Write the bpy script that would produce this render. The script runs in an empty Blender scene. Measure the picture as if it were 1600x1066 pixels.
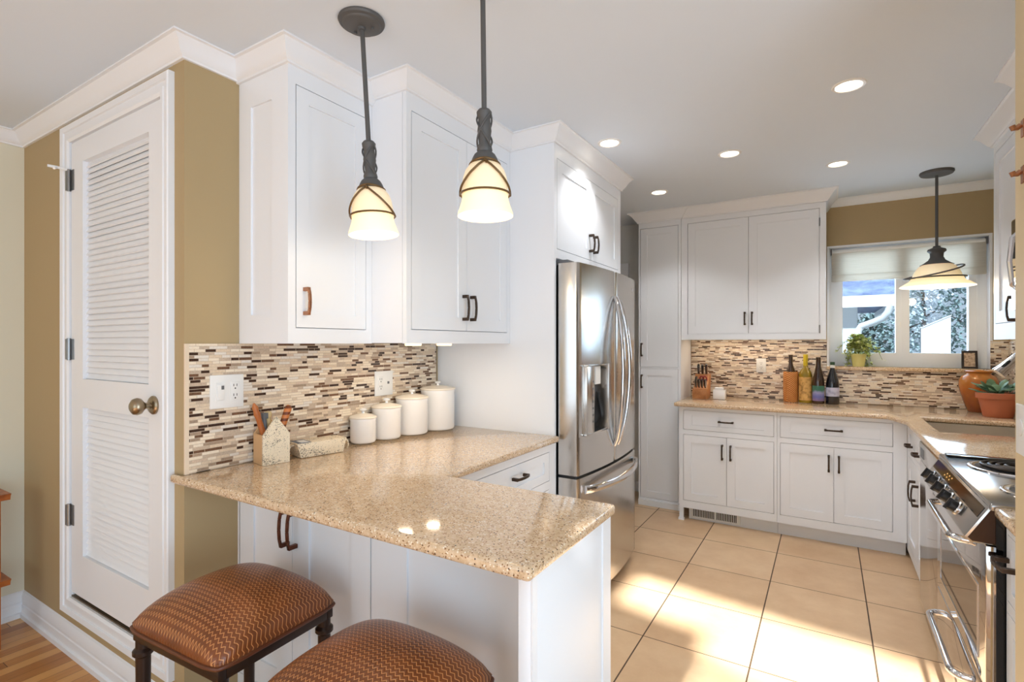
import bpy, bmesh, math, random
from mathutils import Vector, Matrix
random.seed(7)
PI = math.pi
SC = bpy.context.scene
COL = SC.collection

# ------------------------------------------------------------------ camera
cam_d = bpy.data.cameras.new('camera'); cam = bpy.data.objects.new('camera', cam_d); COL.objects.link(cam)
cam.location = (0, 0, 1.37); cam.rotation_euler = (PI/2, 0, 0.5499)
cam_d.sensor_width = 36; cam_d.lens = 36*803/1600; cam_d.shift_y = 4/1600; cam_d.clip_start = .05
SC.camera = cam
SC.view_settings.view_transform = 'Standard'; SC.view_settings.look = 'None'
SC.view_settings.gamma = 1; SC.view_settings.use_curve_mapping = False
SC.view_settings.exposure = 0.03

# ------------------------------------------------------------------ world, sun, window light
W = bpy.data.worlds.new('world'); SC.world = W; W.use_nodes = True
bg = W.node_tree.nodes['Background']; bg.inputs[0].default_value = (.80, .90, 1, 1); bg.inputs[1].default_value = 1.4

def add_light(name, kind, loc, energy, color=(1, 1, 1), **kw):
    d = bpy.data.lights.new(name, kind); d.energy = energy; d.color = color
    for k, v in kw.items():
        if k != 'aim': setattr(d, k, v)
    o = bpy.data.objects.new(name, d); COL.objects.link(o); o.location = loc
    if 'aim' in kw: o.rotation_euler = Vector(kw['aim']).to_track_quat('-Z', 'Y').to_euler()
    return o
add_light('sun', 'SUN', (0, -4, 8), 18, (.92, .96, 1), angle=math.radians(2.2), aim=(.02, .731, -.682))
# two unseen area lamps added as fill at the dining side openings
add_light('patio_fill', 'AREA', (1.84, -.65, 1.15), 80, (.66, .83, 1), shape='RECTANGLE', size=2.0, size_y=3.2, aim=(-1, .1, .22))
add_light('rear_fill', 'AREA', (-1.0, -3.1, 1.3), 16, (.66, .83, 1), shape='RECTANGLE', size=3.0, size_y=1.8, aim=(0, 1, 0))
add_light('window_daylight', 'AREA', (.48, 4.87, 1.65), 24, (.72, .86, 1), shape='RECTANGLE', size=.9, size_y=.88, aim=(0, -1, .15))

# ------------------------------------------------------------------ mesh helpers
class MB:
    def __init__(s): s.bm = bmesh.new()
    def face(s, pts):
        return s.bm.faces.new([s.bm.verts.new(p) for p in pts])
    def box(s, x0, x1, y0, y1, z0, z1):
        x0, x1 = min(x0, x1), max(x0, x1); y0, y1 = min(y0, y1), max(y0, y1); z0, z1 = min(z0, z1), max(z0, z1)
        v = [s.bm.verts.new(p) for p in ((x0,y0,z0),(x1,y0,z0),(x1,y1,z0),(x0,y1,z0),(x0,y0,z1),(x1,y0,z1),(x1,y1,z1),(x0,y1,z1))]
        for f in ((3,2,1,0),(4,5,6,7),(0,1,5,4),(1,2,6,5),(2,3,7,6),(3,0,4,7)): s.bm.faces.new([v[i] for i in f])
        return s
    def prism(s, poly, a, b, fn=None):
        """poly: 2-D points; extruded from a to b; fn(p, q, t) -> xyz (default x, y, z)"""
        fn = fn or (lambda p, q, t: (p, q, t))
        A = [s.bm.verts.new(fn(p, q, a)) for p, q in poly]; B = [s.bm.verts.new(fn(p, q, b)) for p, q in poly]
        n = len(poly)
        s.bm.faces.new(A[::-1]); s.bm.faces.new(B)
        for i in range(n): s.bm.faces.new((A[i], A[(i+1) % n], B[(i+1) % n], B[i]))
        return s
    def lathe(s, prof, c=(0, 0, 0), n=28, wob=None):
        rings = []
        for r, z in prof:
            if r < 1e-5: rings.append([s.bm.verts.new((c[0], c[1], c[2]+z))]); continue
            rings.append([s.bm.verts.new((c[0]+r*math.cos(2*PI*k/n), c[1]+r*math.sin(2*PI*k/n), c[2]+z)) for k in range(n)])
        for A, B in zip(rings, rings[1:]):
            for k in range(n):
                q = (A[k % len(A)], A[(k+1) % n % len(A)], B[(k+1) % n % len(B)], B[k % len(B)])
                u = list(dict.fromkeys(q))
                if len(u) > 2: s.bm.faces.new(u)
        return s
    def tube(s, path, r, n=10, closed=False, rs=None):
        P = [Vector(p) for p in path]; m = len(P); rings = []
        up = None
        for i in range(m):
            if closed: t = (P[(i+1) % m]-P[i-1]).normalized()
            else: t = (P[min(i+1, m-1)]-P[max(i-1, 0)]).normalized()
            if up is None:
                up = t.orthogonal().normalized()
            up = (up-t*up.dot(t)).normalized(); w = t.cross(up)
            rr = rs[i] if rs else r
            rings.append([s.bm.verts.new(P[i]+up*(rr*math.cos(2*PI*k/n))+w*(rr*math.sin(2*PI*k/n))) for k in range(n)])
        for i in range(m if closed else m-1):
            A, B = rings[i], rings[(i+1) % m]
            for k in range(n): s.bm.faces.new((A[k], A[(k+1) % n], B[(k+1) % n], B[k]))
        if not closed: s.bm.faces.new(rings[0][::-1]); s.bm.faces.new(rings[-1])
        return s
    def sweep(s, path, prof, closed=False, zf=None):
        """horizontal mitred moulding: path of (x,y), prof of (out, z); out is to the right of travel. zf(x,y) adds to z where prof z > 2"""
        n = len(path); rings = []
        for i, (x, y) in enumerate(path):
            d = []
            if i > 0: d.append(Vector((x-path[i-1][0], y-path[i-1][1])).normalized())
            if i < n-1: d.append(Vector((path[i+1][0]-x, path[i+1][1]-y)).normalized())
            N = [Vector((e.y, -e.x)) for e in d]
            if len(N) == 2:
                m = (N[0]+N[1]); m = m/(m.dot(N[0]))
            else: m = N[0]
            ring = []
            for o, z in prof:
                px, py = x+m.x*o, y+m.y*o
                ring.append(s.bm.verts.new((px, py, z if zf is None else zf(px, py, z))))
            rings.append(ring)
        k = len(prof)
        for A, B in zip(rings, rings[1:]):
            for j in range(k): s.bm.faces.new((A[j], A[(j+1) % k], B[(j+1) % k], B[j]))
        s.bm.faces.new(rings[0][::-1]); s.bm.faces.new(rings[-1])
        return s
    def xform(s, M):
        bmesh.ops.transform(s.bm, matrix=M, verts=s.bm.verts); return s
    def build(s, name, m, parent=None, bevel=0, seg=2, ang=40, smooth=True):
        bm = s.bm
        if bevel:
            bm.normal_update()
            bmesh.ops.recalc_face_normals(bm, faces=bm.faces)
            es = [e for e in bm.edges if len(e.link_faces) == 2 and e.calc_face_angle(0) > math.radians(50)]
            bmesh.ops.bevel(bm, geom=es, offset=bevel, segments=seg, affect='EDGES', profile=.5, clamp_overlap=True)
        bmesh.ops.recalc_face_normals(bm, faces=bm.faces)
        for f in bm.faces: f.smooth = smooth
        for e in bm.edges:
            if len(e.link_faces) == 2: e.smooth = e.calc_face_angle(0) < math.radians(ang)
        root = parent
        off = ORIG.get(parent.name, Vector()) if parent else Vector()
        if off.length: bmesh.ops.translate(bm, vec=-off, verts=bm.verts)
        me = bpy.data.meshes.new(name); bm.to_mesh(me); bm.free()
        o = bpy.data.objects.new(name, me); COL.objects.link(o)
        if m: me.materials.append(m)
        if parent: o.parent = parent; ORIG[o.name] = off.copy()
        return o
ORIG = {}
def thing(name, label, cat, loc=(0, 0, 0), group=None):
    o = bpy.data.objects.new(name, None); COL.objects.link(o); o.location = loc; o.empty_display_size = .05
    ORIG[o.name] = Vector(loc); o['label'] = label; o['category'] = cat
    if group: o['group'] = group
    return o
def tag(o, label, cat, group=None):
    o['label'] = label; o['category'] = cat
    if group: o['group'] = group
    return o
def struct(o): o['kind'] = 'structure'; return o
def copy_tree(o, parent=None):
    c = o.copy(); COL.objects.link(c)
    if parent: c.parent = parent; c.matrix_parent_inverse = o.matrix_parent_inverse.copy()
    for ch in list(o.children): copy_tree(ch, c)
    return c

# ------------------------------------------------------------------ materials
def hexc(r, g, b):
    f = lambda v: ((v/255+.055)/1.055)**2.4 if v/255 > .04045 else v/255/12.92
    return (f(r), f(g), f(b), 1)
def mat(name, col, rough=.5, metal=0, spec=.5, coat=0, emis=None, es=0, trans=0, ior=1.45):
    m = bpy.data.materials.new(name); m.use_nodes = True; b = m.node_tree.nodes['Principled BSDF']
    b.inputs['Base Color'].default_value = col; b.inputs['Roughness'].default_value = rough; b.inputs['Metallic'].default_value = metal
    b.inputs['Specular IOR Level'].default_value = spec; b.inputs['Coat Weight'].default_value = coat; b.inputs['IOR'].default_value = ior
    b.inputs['Transmission Weight'].default_value = trans
    if emis: b.inputs['Emission Color'].default_value = emis; b.inputs['Emission Strength'].default_value = es
    return m
class NT:
    def __init__(s, m): s.t = m.node_tree; s.b = s.t.nodes['Principled BSDF']
    def n(s, typ, **kw):
        x = s.t.nodes.new(typ)
        for k, v in kw.items():
            if k in ('operation', 'data_type', 'blend_type', 'noise_dimensions', 'feature', 'distance', 'interpolation', 'wave_type', 'bands_direction', 'wave_profile'): setattr(x, k, v)
        return x
    def L(s, a, b): s.t.links.new(a, b)
    def val(s, x, i):
        return x
    def math(s, op, a, b=None, c=None):
        x = s.n('ShaderNodeMath', operation=op)
        for i, v in enumerate((a, b, c)):
            if v is None: continue
            if isinstance(v, (int, float)): x.inputs[i].default_value = v
            else: s.L(v, x.inputs[i])
        return x.outputs[0]
    def comb(s, x, y, z=0):
        c = s.n('ShaderNodeCombineXYZ')
        for i, v in enumerate((x, y, z)):
            if isinstance(v, (int, float)): c.inputs[i].default_value = v
            else: s.L(v, c.inputs[i])
        return c.outputs[0]
    def white(s, v, out='Value'):
        w = s.n('ShaderNodeTexWhiteNoise', noise_dimensions='3D'); s.L(v, w.inputs['Vector']); return w.outputs[out]
    def coords(s):
        c = s.n('ShaderNodeTexCoord'); x = s.n('ShaderNodeSeparateXYZ'); s.L(c.outputs['Object'], x.inputs[0]); return c.outputs['Object'], x.outputs
    def noise(s, v, scale, detail=2, rough=.5):
        x = s.n('ShaderNodeTexNoise'); s.L(v, x.inputs['Vector']); x.inputs['Scale'].default_value = scale; x.inputs['Detail'].default_value = detail; x.inputs['Roughness'].default_value = rough
        return x.outputs['Fac']
    def ramp(s, fac, stops, interp='LINEAR'):
        r = s.n('ShaderNodeValToRGB'); r.color_ramp.interpolation = interp
        e = r.color_ramp.elements
        while len(e) < len(stops): e.new(.5)
        for i, (p, c) in enumerate(stops): e[i].position = p; e[i].color = c
        s.L(fac, r.inputs[0]); return r.outputs[0]
    def mix(s, f, a, b, blend='MIX'):
        x = s.n('ShaderNodeMix', data_type='RGBA', blend_type=blend)
        for i, v in ((0, f), (6, a), (7, b)):
            if isinstance(v, (int, float, tuple)): x.inputs[i].default_value = v
            else: s.L(v, x.inputs[i])
        return x.outputs[2]
    def bump(s, h, st=.3, d=.01):
        x = s.n('ShaderNodeBump'); s.L(h, x.inputs['Height']); x.inputs['Strength'].default_value = st; x.inputs['Distance'].default_value = d
        s.L(x.outputs[0], s.b.inputs['Normal'])
    def color(s, c): s.L(c, s.b.inputs['Base Color'])
    def rough(s, c): s.L(c, s.b.inputs['Roughness'])

def paint(name, rgb, rough=.45):
    m = mat(name, hexc(*rgb), rough, spec=.35); t = NT(m); v, _ = t.coords()
    t.bump(t.noise(v, 60, 3), .04, .004); return m
M_white = paint('cabinet_paint', (239, 242, 246), .32)
M_trim = paint('trim_paint', (238, 240, 243), .32)
M_ceil = paint('ceiling_paint', (222, 232, 243), .8)
M_tan = paint('tan_paint', (178, 156, 117), .6)
M_cream = paint('cream_paint', (226, 221, 200), .6)
M_hall = paint('hall_paint', (225, 225, 222), .6)
M_jamb = paint('jamb_paint', (226, 206, 166), .6)
M_dark = mat('dark_inside', hexc(40, 38, 36), .8)
M_bronze = mat('bronze', hexc(74, 62, 54), .38, .85)
M_iron = mat('dark_iron', hexc(92, 91, 90), .55, .25)
M_ironwarm = mat('brown_iron', hexc(112, 88, 56), .45, .5)
M_chrome = mat('chrome', hexc(225, 225, 228), .08, 1)
M_nickel = mat('satin_nickel', hexc(160, 145, 122), .28, 1)
M_black = mat('black_gloss', hexc(14, 14, 15), .08)
M_blackp = mat('black_plastic', hexc(28, 28, 29), .35)
M_greyp = mat('grey_plastic', hexc(105, 107, 110), .4)
M_whitep = mat('white_plastic', hexc(240, 240, 238), .3)
M_ceramic = mat('white_ceramic', hexc(243, 242, 240), .07, coat=.4)
M_lid = mat('cream_lid', hexc(238, 228, 212), .25)
M_copper = mat('copper', hexc(176, 126, 96), .35, .85)
M_rust = mat('dark_copper', hexc(104, 62, 46), .35, .8)
M_glass_dark = mat('oven_glass', hexc(120, 112, 106), .03, .85)
M_mir = mat('mirror_steel', hexc(196, 190, 186), .05, 1)

def steel(name, rgb, rough, axis=2):
    m = mat(name, hexc(*rgb), rough, 1); t = NT(m); v, x = t.coords()
    mp = t.n('ShaderNodeMapping'); t.L(v, mp.inputs[0])
    sc = [400, 400, 400]; sc[axis] = 4; mp.inputs['Scale'].default_value = sc
    n = t.noise(mp.outputs[0], 1, 2); t.rough(t.math('MULTIPLY_ADD', n, .10, rough-.05)); return m
M_steel = steel('brushed_steel', (206, 203, 199), .2, 0)
M_steeld = steel('dark_steel', (150, 150, 150), .3, 0)

def quartz():
    m = mat('beige_quartz', hexc(214, 180, 138), .10, spec=.5, coat=.2); t = NT(m); v, _ = t.coords()
    base = t.ramp(t.noise(v, 75, 4, .75), [(.25, hexc(186, 154, 118)), (.5, hexc(216, 187, 152)), (.75, hexc(232, 212, 184))])
    def vor(scale, lo, hi):
        x = t.n('ShaderNodeTexVoronoi'); t.L(v, x.inputs['Vector']); x.inputs['Scale'].default_value = scale
        d = x.outputs['Distance']; w = t.white(x.outputs['Position'])
        keep = t.math('GREATER_THAN', w, hi); return t.math('MULTIPLY', keep, t.math('LESS_THAN', d, lo)), w
    d1, _ = vor(200, .40, .72); c = t.mix(d1, base, hexc(146, 106, 70))
    d2, _ = vor(150, .33, .88); c = t.mix(d2, c, hexc(80, 62, 48))
    d3, _ = vor(180, .42, .82); c = t.mix(d3, c, hexc(240, 228, 208))
    t.color(c); return m
M_quartz = quartz()

def mosaic(name, ua):
    m = mat(name, (1, 1, 1, 1), .25, spec=.5); t = NT(m); v, x = t.coords()
    u = x[ua]; z = x[2]
    h = .0108
    zr = t.math('DIVIDE', z, h); row = t.math('FLOOR', zr); fz = t.math('FRACT', zr)
    r0 = t.white(t.comb(row, 3.1, 0)); r1 = t.white(t.comb(row, 9.7, 0))
    ln = t.math('MULTIPLY_ADD', r1, .05, .075)
    uu = t.math('ADD', t.math('DIVIDE', u, ln), t.math('MULTIPLY', r0, 17.0))
    cell = t.math('FLOOR', uu); fu = t.math('FRACT', uu)
    # split about half of the cells in two unequal tiles
    sp = t.white(t.comb(row, cell, 5.5)); cut = t.math('MULTIPLY_ADD', sp, .45, .3)
    half = t.math('GREATER_THAN', fu, cut)
    rnd = t.white(t.comb(row, cell, t.math('ADD', half, 20.5)))
    col = t.ramp(rnd, [(0, hexc(240, 226, 206)), (.26, hexc(222, 203, 180)), (.44, hexc(198, 180, 162)), (.58, hexc(230, 222, 212)), (.68, hexc(166, 146, 128)), (.76, hexc(214, 192, 172)), (.80, hexc(112, 84, 66)), (.88, hexc(66, 48, 40))], 'CONSTANT')
    n = t.noise(v, 160, 4, .7)
    col = t.mix(.35, col, t.ramp(n, [(.3, hexc(90, 76, 64)), (.6, hexc(240, 230, 215))]), 'SOFT_LIGHT')
    gz = t.math('MINIMUM', fz, t.math('SUBTRACT', 1, fz))
    wl = t.math('MULTIPLY', ln, t.math('MINIMUM', t.math('MINIMUM', fu, t.math('SUBTRACT', 1, fu)), t.math('ABSOLUTE', t.math('SUBTRACT', fu, cut))))
    g = t.math('MAXIMUM', t.math('LESS_THAN', gz, .075), t.math('LESS_THAN', wl, .0008))
    col = t.mix(g, col, hexc(196, 178, 156))
    t.color(col); t.rough(t.math('MULTIPLY_ADD', g, .5, .2)); t.bump(t.math('SUBTRACT', 1, g), .25, .002)
    return m
M_mos_y = mosaic('mosaic_side', 1); M_mos_x = mosaic('mosaic_back', 0)

def floor_tile():
    m = mat('floor_tile', hexc(214, 176, 134), .32); t = NT(m); v, x = t.coords()
    ux = t.math('DIVIDE', t.math('SUBTRACT', x[0], -.279), .4565); uy = t.math('DIVIDE', t.math('SUBTRACT', x[1], 2.84), .465)
    fx, fy = t.math('FRACT', ux), t.math('FRACT', uy)
    dx = t.math('MINIMUM', fx, t.math('SUBTRACT', 1, fx)); dy = t.math('MINIMUM', fy, t.math('SUBTRACT', 1, fy))
    g = t.math('MAXIMUM', t.math('LESS_THAN', dx, .0068), t.math('LESS_THAN', dy, .0052))
    w = t.white(t.comb(t.math('FLOOR', ux), t.math('FLOOR', uy)))
    n = t.noise(v, 5, 5, .65)
    c = t.ramp(t.math('MULTIPLY_ADD', w, .25, t.math('MULTIPLY', n, .8)), [(.3, hexc(206, 168, 128)), (.7, hexc(224, 192, 152))])
    t.color(t.mix(g, c, hexc(84, 62, 44)))
    t.rough(t.math('MULTIPLY_ADD', g, .4, .30)); t.bump(t.math('SUBTRACT', 1, g), .3, .003); return m
M_tile = floor_tile()

def wood(name, c0, c1, c2, sx, sy, rough=.3, grain=1):
    m = mat(name, c1, rough); t = NT(m); v, x = t.coords()
    mp = t.n('ShaderNodeMapping'); t.L(v, mp.inputs[0]); mp.inputs['Scale'].default_value = (sx, sy, sx)
    n = t.noise(mp.outputs[0], 1, 5, .65)
    t.color(t.ramp(n, [(.3, c0), (.5, c1), (.72, c2)])); return m
def plank_floor():
    m = mat('oak_planks', hexc(190, 130, 70), .28); t = NT(m); v, x = t.coords()
    ux = t.math('DIVIDE', x[0], .058); i = t.math('FLOOR', ux); fx = t.math('FRACT', ux)
    r = t.white(t.comb(i, 4.2)); uy = t.math('ADD', t.math('DIVIDE', x[1], .62), t.math('MULTIPLY', r, 9)); j = t.math('FLOOR', uy); fy = t.math('FRACT', uy)
    w = t.white(t.comb(i, j, 8.8))
    mp = t.n('ShaderNodeMapping'); t.L(v, mp.inputs[0]); mp.inputs['Scale'].default_value = (55, 5, 1)
    n = t.noise(mp.outputs[0], 1, 5, .7)
    c = t.ramp(t.math('ADD', t.math('MULTIPLY', w, .7), t.math('MULTIPLY', n, .35)), [(.05, hexc(150, 92, 46)), (.3, hexc(188, 128, 70)), (.6, hexc(212, 156, 94)), (.95, hexc(226, 178, 118))])
    g = t.math('MAXIMUM', t.math('LESS_THAN', fx, .03), t.math('LESS_THAN', fy, .004))
    t.color(t.mix(g, c, hexc(84, 50, 26))); return m
M_oak = plank_floor()
M_cherry = wood('cherry_wood', hexc(128, 66, 26), hexc(166, 92, 42), hexc(190, 116, 60), 14, 14, .35)
M_block = wood('block_wood', hexc(150, 92, 50), hexc(186, 124, 74), hexc(206, 150, 96), 8, 60, .45)
M_darkwood = mat('espresso_metal', hexc(52, 36, 28), .32, .35)

def leather():
    m = mat('woven_leather', hexc(150, 82, 40), .30, spec=.5); t = NT(m); v, x = t.coords()
    p = .0128
    fxx = t.math('FRACT', t.math('DIVIDE', x[0], .0128)); tri = t.math('ABSOLUTE', t.math('SUBTRACT', fxx, .5))
    s = t.math('ADD', t.math('DIVIDE', x[1], p), t.math('MULTIPLY', tri, 1.15))
    f = t.math('FRACT', s); line = t.math('LESS_THAN', f, .17)
    n = t.noise(v, 9, 3); base = t.ramp(n, [(.3, hexc(100, 52, 24)), (.7, hexc(134, 74, 36))])
    t.color(t.mix(line, base, hexc(204, 140, 84)))
    h = t.math('ABSOLUTE', t.math('SUBTRACT', f, .6)); t.bump(t.math('SUBTRACT', .5, h), .35, .003)
    return m
M_leather = leather()
M_leatherp = mat('leather_piping', hexc(96, 50, 26), .4)

def speckle(name, base, spots, sc=260, thr=.62):
    m = mat(name, base, .5); t = NT(m); v, _ = t.coords()
    n = t.noise(v, sc, 2, .8); n2 = t.noise(v, 30, 2)
    f = t.math('GREATER_THAN', t.math('ADD', t.math('MULTIPLY', n, .8), t.math('MULTIPLY', n2, .3)), thr)
    t.color(t.mix(f, base, spots)); return m
M_speck = speckle('speckled_cream', hexc(240, 226, 200), hexc(104, 98, 84), 240, .62)
M_kraft = mat('kraft_side', hexc(214, 172, 124), .5)
M_terra = mat('terracotta', hexc(190, 112, 78), .7)
def glaze():
    m = mat('amber_glaze', hexc(190, 104, 34), .12, coat=.3); t = NT(m); v, x = t.coords()
    t.color(t.ramp(t.math('ADD', t.math('MULTIPLY', t.noise(v, 14, 4), .5), t.math('MULTIPLY', t.math('SUBTRACT', x[2], .90), 2.4)), [(.25, hexc(120, 54, 18)), (.6, hexc(168, 90, 30)), (.95, hexc(196, 130, 62))])); return m
M_glaze = glaze()
M_leaf = mat('succulent_leaf', hexc(96, 128, 96), .4)
def ivy():
    m = mat('ivy_leaf', hexc(140, 160, 70), .5); t = NT(m); v, x = t.coords()
    t.color(t.ramp(t.noise(v, 45, 3), [(.3, hexc(126, 146, 62)), (.48, hexc(196, 206, 112)), (.66, hexc(240, 242, 200))])); return m
M_ivy = ivy()
M_soil = mat('soil', hexc(70, 52, 38), .9)

def thin_glass(name, tint=(1, 1, 1, 1), base=.04):
    m = bpy.data.materials.new(name); m.use_nodes = True; nt = m.node_tree; nt.nodes.clear()
    o = nt.nodes.new('ShaderNodeOutputMaterial'); tr = nt.nodes.new('ShaderNodeBsdfTransparent'); tr.inputs[0].default_value = tint
    gl = nt.nodes.new('ShaderNodeBsdfGlossy'); gl.inputs['Roughness'].default_value = .01
    lw = nt.nodes.new('ShaderNodeLayerWeight'); lw.inputs[0].default_value = .5
    pw = nt.nodes.new('ShaderNodeMath'); pw.operation = 'POWER'; pw.inputs[1].default_value = 4; nt.links.new(lw.outputs['Facing'], pw.inputs[0])
    fr = nt.nodes.new('ShaderNodeMath'); fr.operation = 'MULTIPLY_ADD'; fr.inputs[1].default_value = .9; fr.inputs[2].default_value = base; nt.links.new(pw.outputs[0], fr.inputs[0]); mx = nt.nodes.new('ShaderNodeMixShader')
    nt.links.new(fr.outputs[0], mx.inputs[0]); nt.links.new(tr.outputs[0], mx.inputs[1]); nt.links.new(gl.outputs[0], mx.inputs[2]); nt.links.new(mx.outputs[0], o.inputs[0])
    return m
M_pane = thin_glass('window_glass')
M_tint = thin_glass('tinted_window_glass', (.64, .69, .73, 1))
def shade_cloth():
    m = mat('shade_cloth', hexc(226, 218, 204), .9); t = NT(m); v, x = t.coords()
    mp = t.n('ShaderNodeMapping'); t.L(v, mp.inputs[0]); mp.inputs['Scale'].default_value = (8, 1, 160)
    t.color(t.ramp(t.noise(mp.outputs[0], 1, 3), [(.3, hexc(214, 206, 192)), (.7, hexc(236, 230, 220))]))
    nt = m.node_tree; o = nt.nodes['Material Output']
    tr = nt.nodes.new('ShaderNodeBsdfTranslucent'); tr.inputs[0].default_value = hexc(226, 218, 206)
    ad = nt.nodes.new('ShaderNodeMixShader'); ad.inputs[0].default_value = .6
    nt.links.new(t.b.outputs[0], ad.inputs[1]); nt.links.new(tr.outputs[0], ad.inputs[2]); nt.links.new(ad.outputs[0], o.inputs[0]); return m
M_cloth = shade_cloth()
def lamp_glass(es, c=(255, 214, 150)):
    m = mat('alabaster_glass', hexc(250, 232, 200), .3, emis=hexc(*c), es=es); t = NT(m); v, x = t.coords()
    # the glass is lit from the bulb low inside it: the glow fades towards the top of the bell
    r = t.ramp(x[2], [(0, (1, 1, 1, 1)), (.055, (.95, .95, .95, 1)), (.075, (.45, .45, .45, 1)), (.15, (.33, .33, .33, 1))])
    c2 = t.ramp(x[2], [(0, hexc(255, 226, 170)), (.06, hexc(255, 226, 165)), (.13, hexc(255, 214, 160))])
    t.L(c2, t.b.inputs['Emission Color'])
    t.L(t.math('MULTIPLY', r, es), t.b.inputs['Emission Strength']); return m
M_lampg = lamp_glass(.80)
M_bulb = mat('lit_bulb', hexc(255, 244, 220), .4, emis=hexc(255, 236, 200), es=3)
M_strip = mat('light_strip', hexc(255, 240, 215), .4, emis=hexc(255, 220, 170), es=1.5)
M_can = mat('lit_downlight', hexc(255, 250, 240), .4, emis=hexc(255, 240, 214), es=9)

# ------------------------------------------------------------------ shell
XW = -1.90      # side wall of the closet = wall behind the left worktop
YD = .925       # wall with the louvered door
YB = 4.70       # back wall
XR = 1.05       # kitchen right wall
XL = -3.454     # cream wall
def CE(y): return 2.42 + (.0165*(y-1) if y > 1 else 0)

b = MB(); b.box(-3.6, 2.0, 1.0, 4.95, -.1, 0); struct(b.build('floor', M_tile))
b = MB(); b.box(-3.6, 2.0, -3.3, 1.0, -.1, 0); struct(b.build('floor', M_oak))
# ceiling with an added opening, shaped to place the sun patch on the floor
hole = [(.33, .165), (-1.03, .39), (-1.03, -.13), (-.56, -.21), (-.56, -.64), (.33, -.78)]
b = MB()
outer = [(2.0, 1.0), (-3.6, 1.0), (-3.6, -.2), (-3.6, -3.3), (-.5, -3.3), (2.0, -3.3)]
for i in range(6):
    j = (i+1) % 6
    b.prism([outer[i], outer[j], hole[j], hole[i]], 2.42, 2.58)
def slope_slab(b, x0, x1, y0, y1, t):
    b.bm.faces.ensure_lookup_table()
    v = [b.bm.verts.new(p) for p in ((x0,y0,CE(y0)),(x1,y0,CE(y0)),(x1,y1,CE(y1)),(x0,y1,CE(y1)),(x0,y0,CE(y0)+t),(x1,y0,CE(y0)+t),(x1,y1,CE(y1)+t),(x0,y1,CE(y1)+t))]
    for f in ((3,2,1,0),(4,5,6,7),(0,1,5,4),(1,2,6,5),(2,3,7,6),(3,0,4,7)): b.bm.faces.new([v[i] for i in f])
slope_slab(b, -3.6, 2.0, 1.0, 4.95, .16)
struct(b.build('ceiling', M_ceil, smooth=False))
b = MB(); b.prism(hole, 2.545, 2.555); struct(b.build('added_skylight', M_pane))  # unseen pane over the added sun opening

b = MB(); b.box(XL-.12, XL, -3.3, 3.2, 0, 2.50); struct(b.build('wall_left', M_cream))
# wall with the closet door (opening x -2.856..-2.035, z .25..2.262)
dx0, dx1, dz0, dz1 = -2.862, -2.030, .245, 2.265
b = MB(); YD2 = YD+.11
b.box(XL-.12, dx0, YD, YD2, 0, 2.50); b.box(dx1, XW, YD, YD2, 0, 2.50); b.box(dx0, dx1, YD, YD2, 0, dz0); b.box(dx0, dx1, YD, YD2, dz1, 2.50)
struct(b.build('wall_closet', M_tan))
b = MB(); b.box(XW-.11, XW, YD2, 3.3, 0, 2.52); struct(b.build('wall_side', M_tan))
b = MB(); b.box(XL, XW-.11, 1.9, 1.95, 0, 2.42); struct(b.build('wall_closet_rear', M_dark))
# back wall with the window opening
wx0, wx1, wz0, wz1 = .012, .950, 1.195, 2.113
b = MB(); Y2 = YB+.16
b.box(-3.6, wx0, YB, Y2, 0, 2.60); b.box(wx1, 1.2, YB, Y2, 0, 2.60); b.box(wx0, wx1, YB, Y2, 0, wz0); b.box(wx0, wx1, YB, Y2, wz1, 2.60)
struct(b.build('wall_back', M_tan))
b = MB(); b.box(-2.6, -1.37, YB-.02, YB-.001, 0, CE(YB)); struct(b.build('wall_hall', M_hall))
b = MB(); b.box(XR, XR+.12, 1.74, YB, 0, 2.60); struct(b.build('wall_right', M_tan))
b = MB(); b.box(.398, 2.0, 1.48, 1.742, 0, 2.44); struct(b.build('wall_stub', M_jamb, bevel=.004))
b = MB(); b.box(-3.7, -3.6, 3.2, 4.86, 0, 2.6); b.box(-3.6, XW-.11, 3.2, 3.3, 0, 2.5); struct(b.build('wall_hall_side', M_hall))
# dining end: patio opening on the right, window opening behind
b = MB(); b.box(1.9, 2.0, -3.3, -2.35, 0, 2.5); b.box(1.9, 2.0, 1.05, 1.5, 0, 2.5); b.box(1.9, 2.0, -2.35, 1.05, 2.15, 2.5); struct(b.build('wall_dining', M_cream))
b = MB(); b.box(-3.5, -2.6, -3.3, -3.2, 0, 2.5); b.box(.6, 2.0, -3.3, -3.2, 0, 2.5); b.box(-2.6, .6, -3.3, -3.2, 0, .4); b.box(-2.6, .6, -3.3, -3.2, 2.2, 2.5); struct(b.build('wall_rear', M_cream))
def framed_window(name, pts_fn, u0, u1, z0, z1, bars):
    b = MB(); w = .06
    def bx(a0, a1, c0, c1): pts_fn(b, a0, a1, c0, c1)
    bx(u0, u0+w, z0, z1); bx(u1-w, u1, z0, z1); bx(u0+w, u1-w, z0, z0+w); bx(u0+w, u1-w, z1-w, z1)
    for k in bars: bx(k-w/2, k+w/2, z0+w, z1-w)
    return struct(b.build(name, M_trim))
framed_window('window_3', lambda b, a0, a1, c0, c1: b.box(1.92, 1.98, a0, a1, c0, c1), -2.35, 1.05, 0, 2.15, [-.65])
framed_window('window_4', lambda b, a0, a1, c0, c1: b.box(a0, a1, -3.28, -3.22, c0, c1), -2.6, .6, .4, 2.2, [-1.0])

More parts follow.
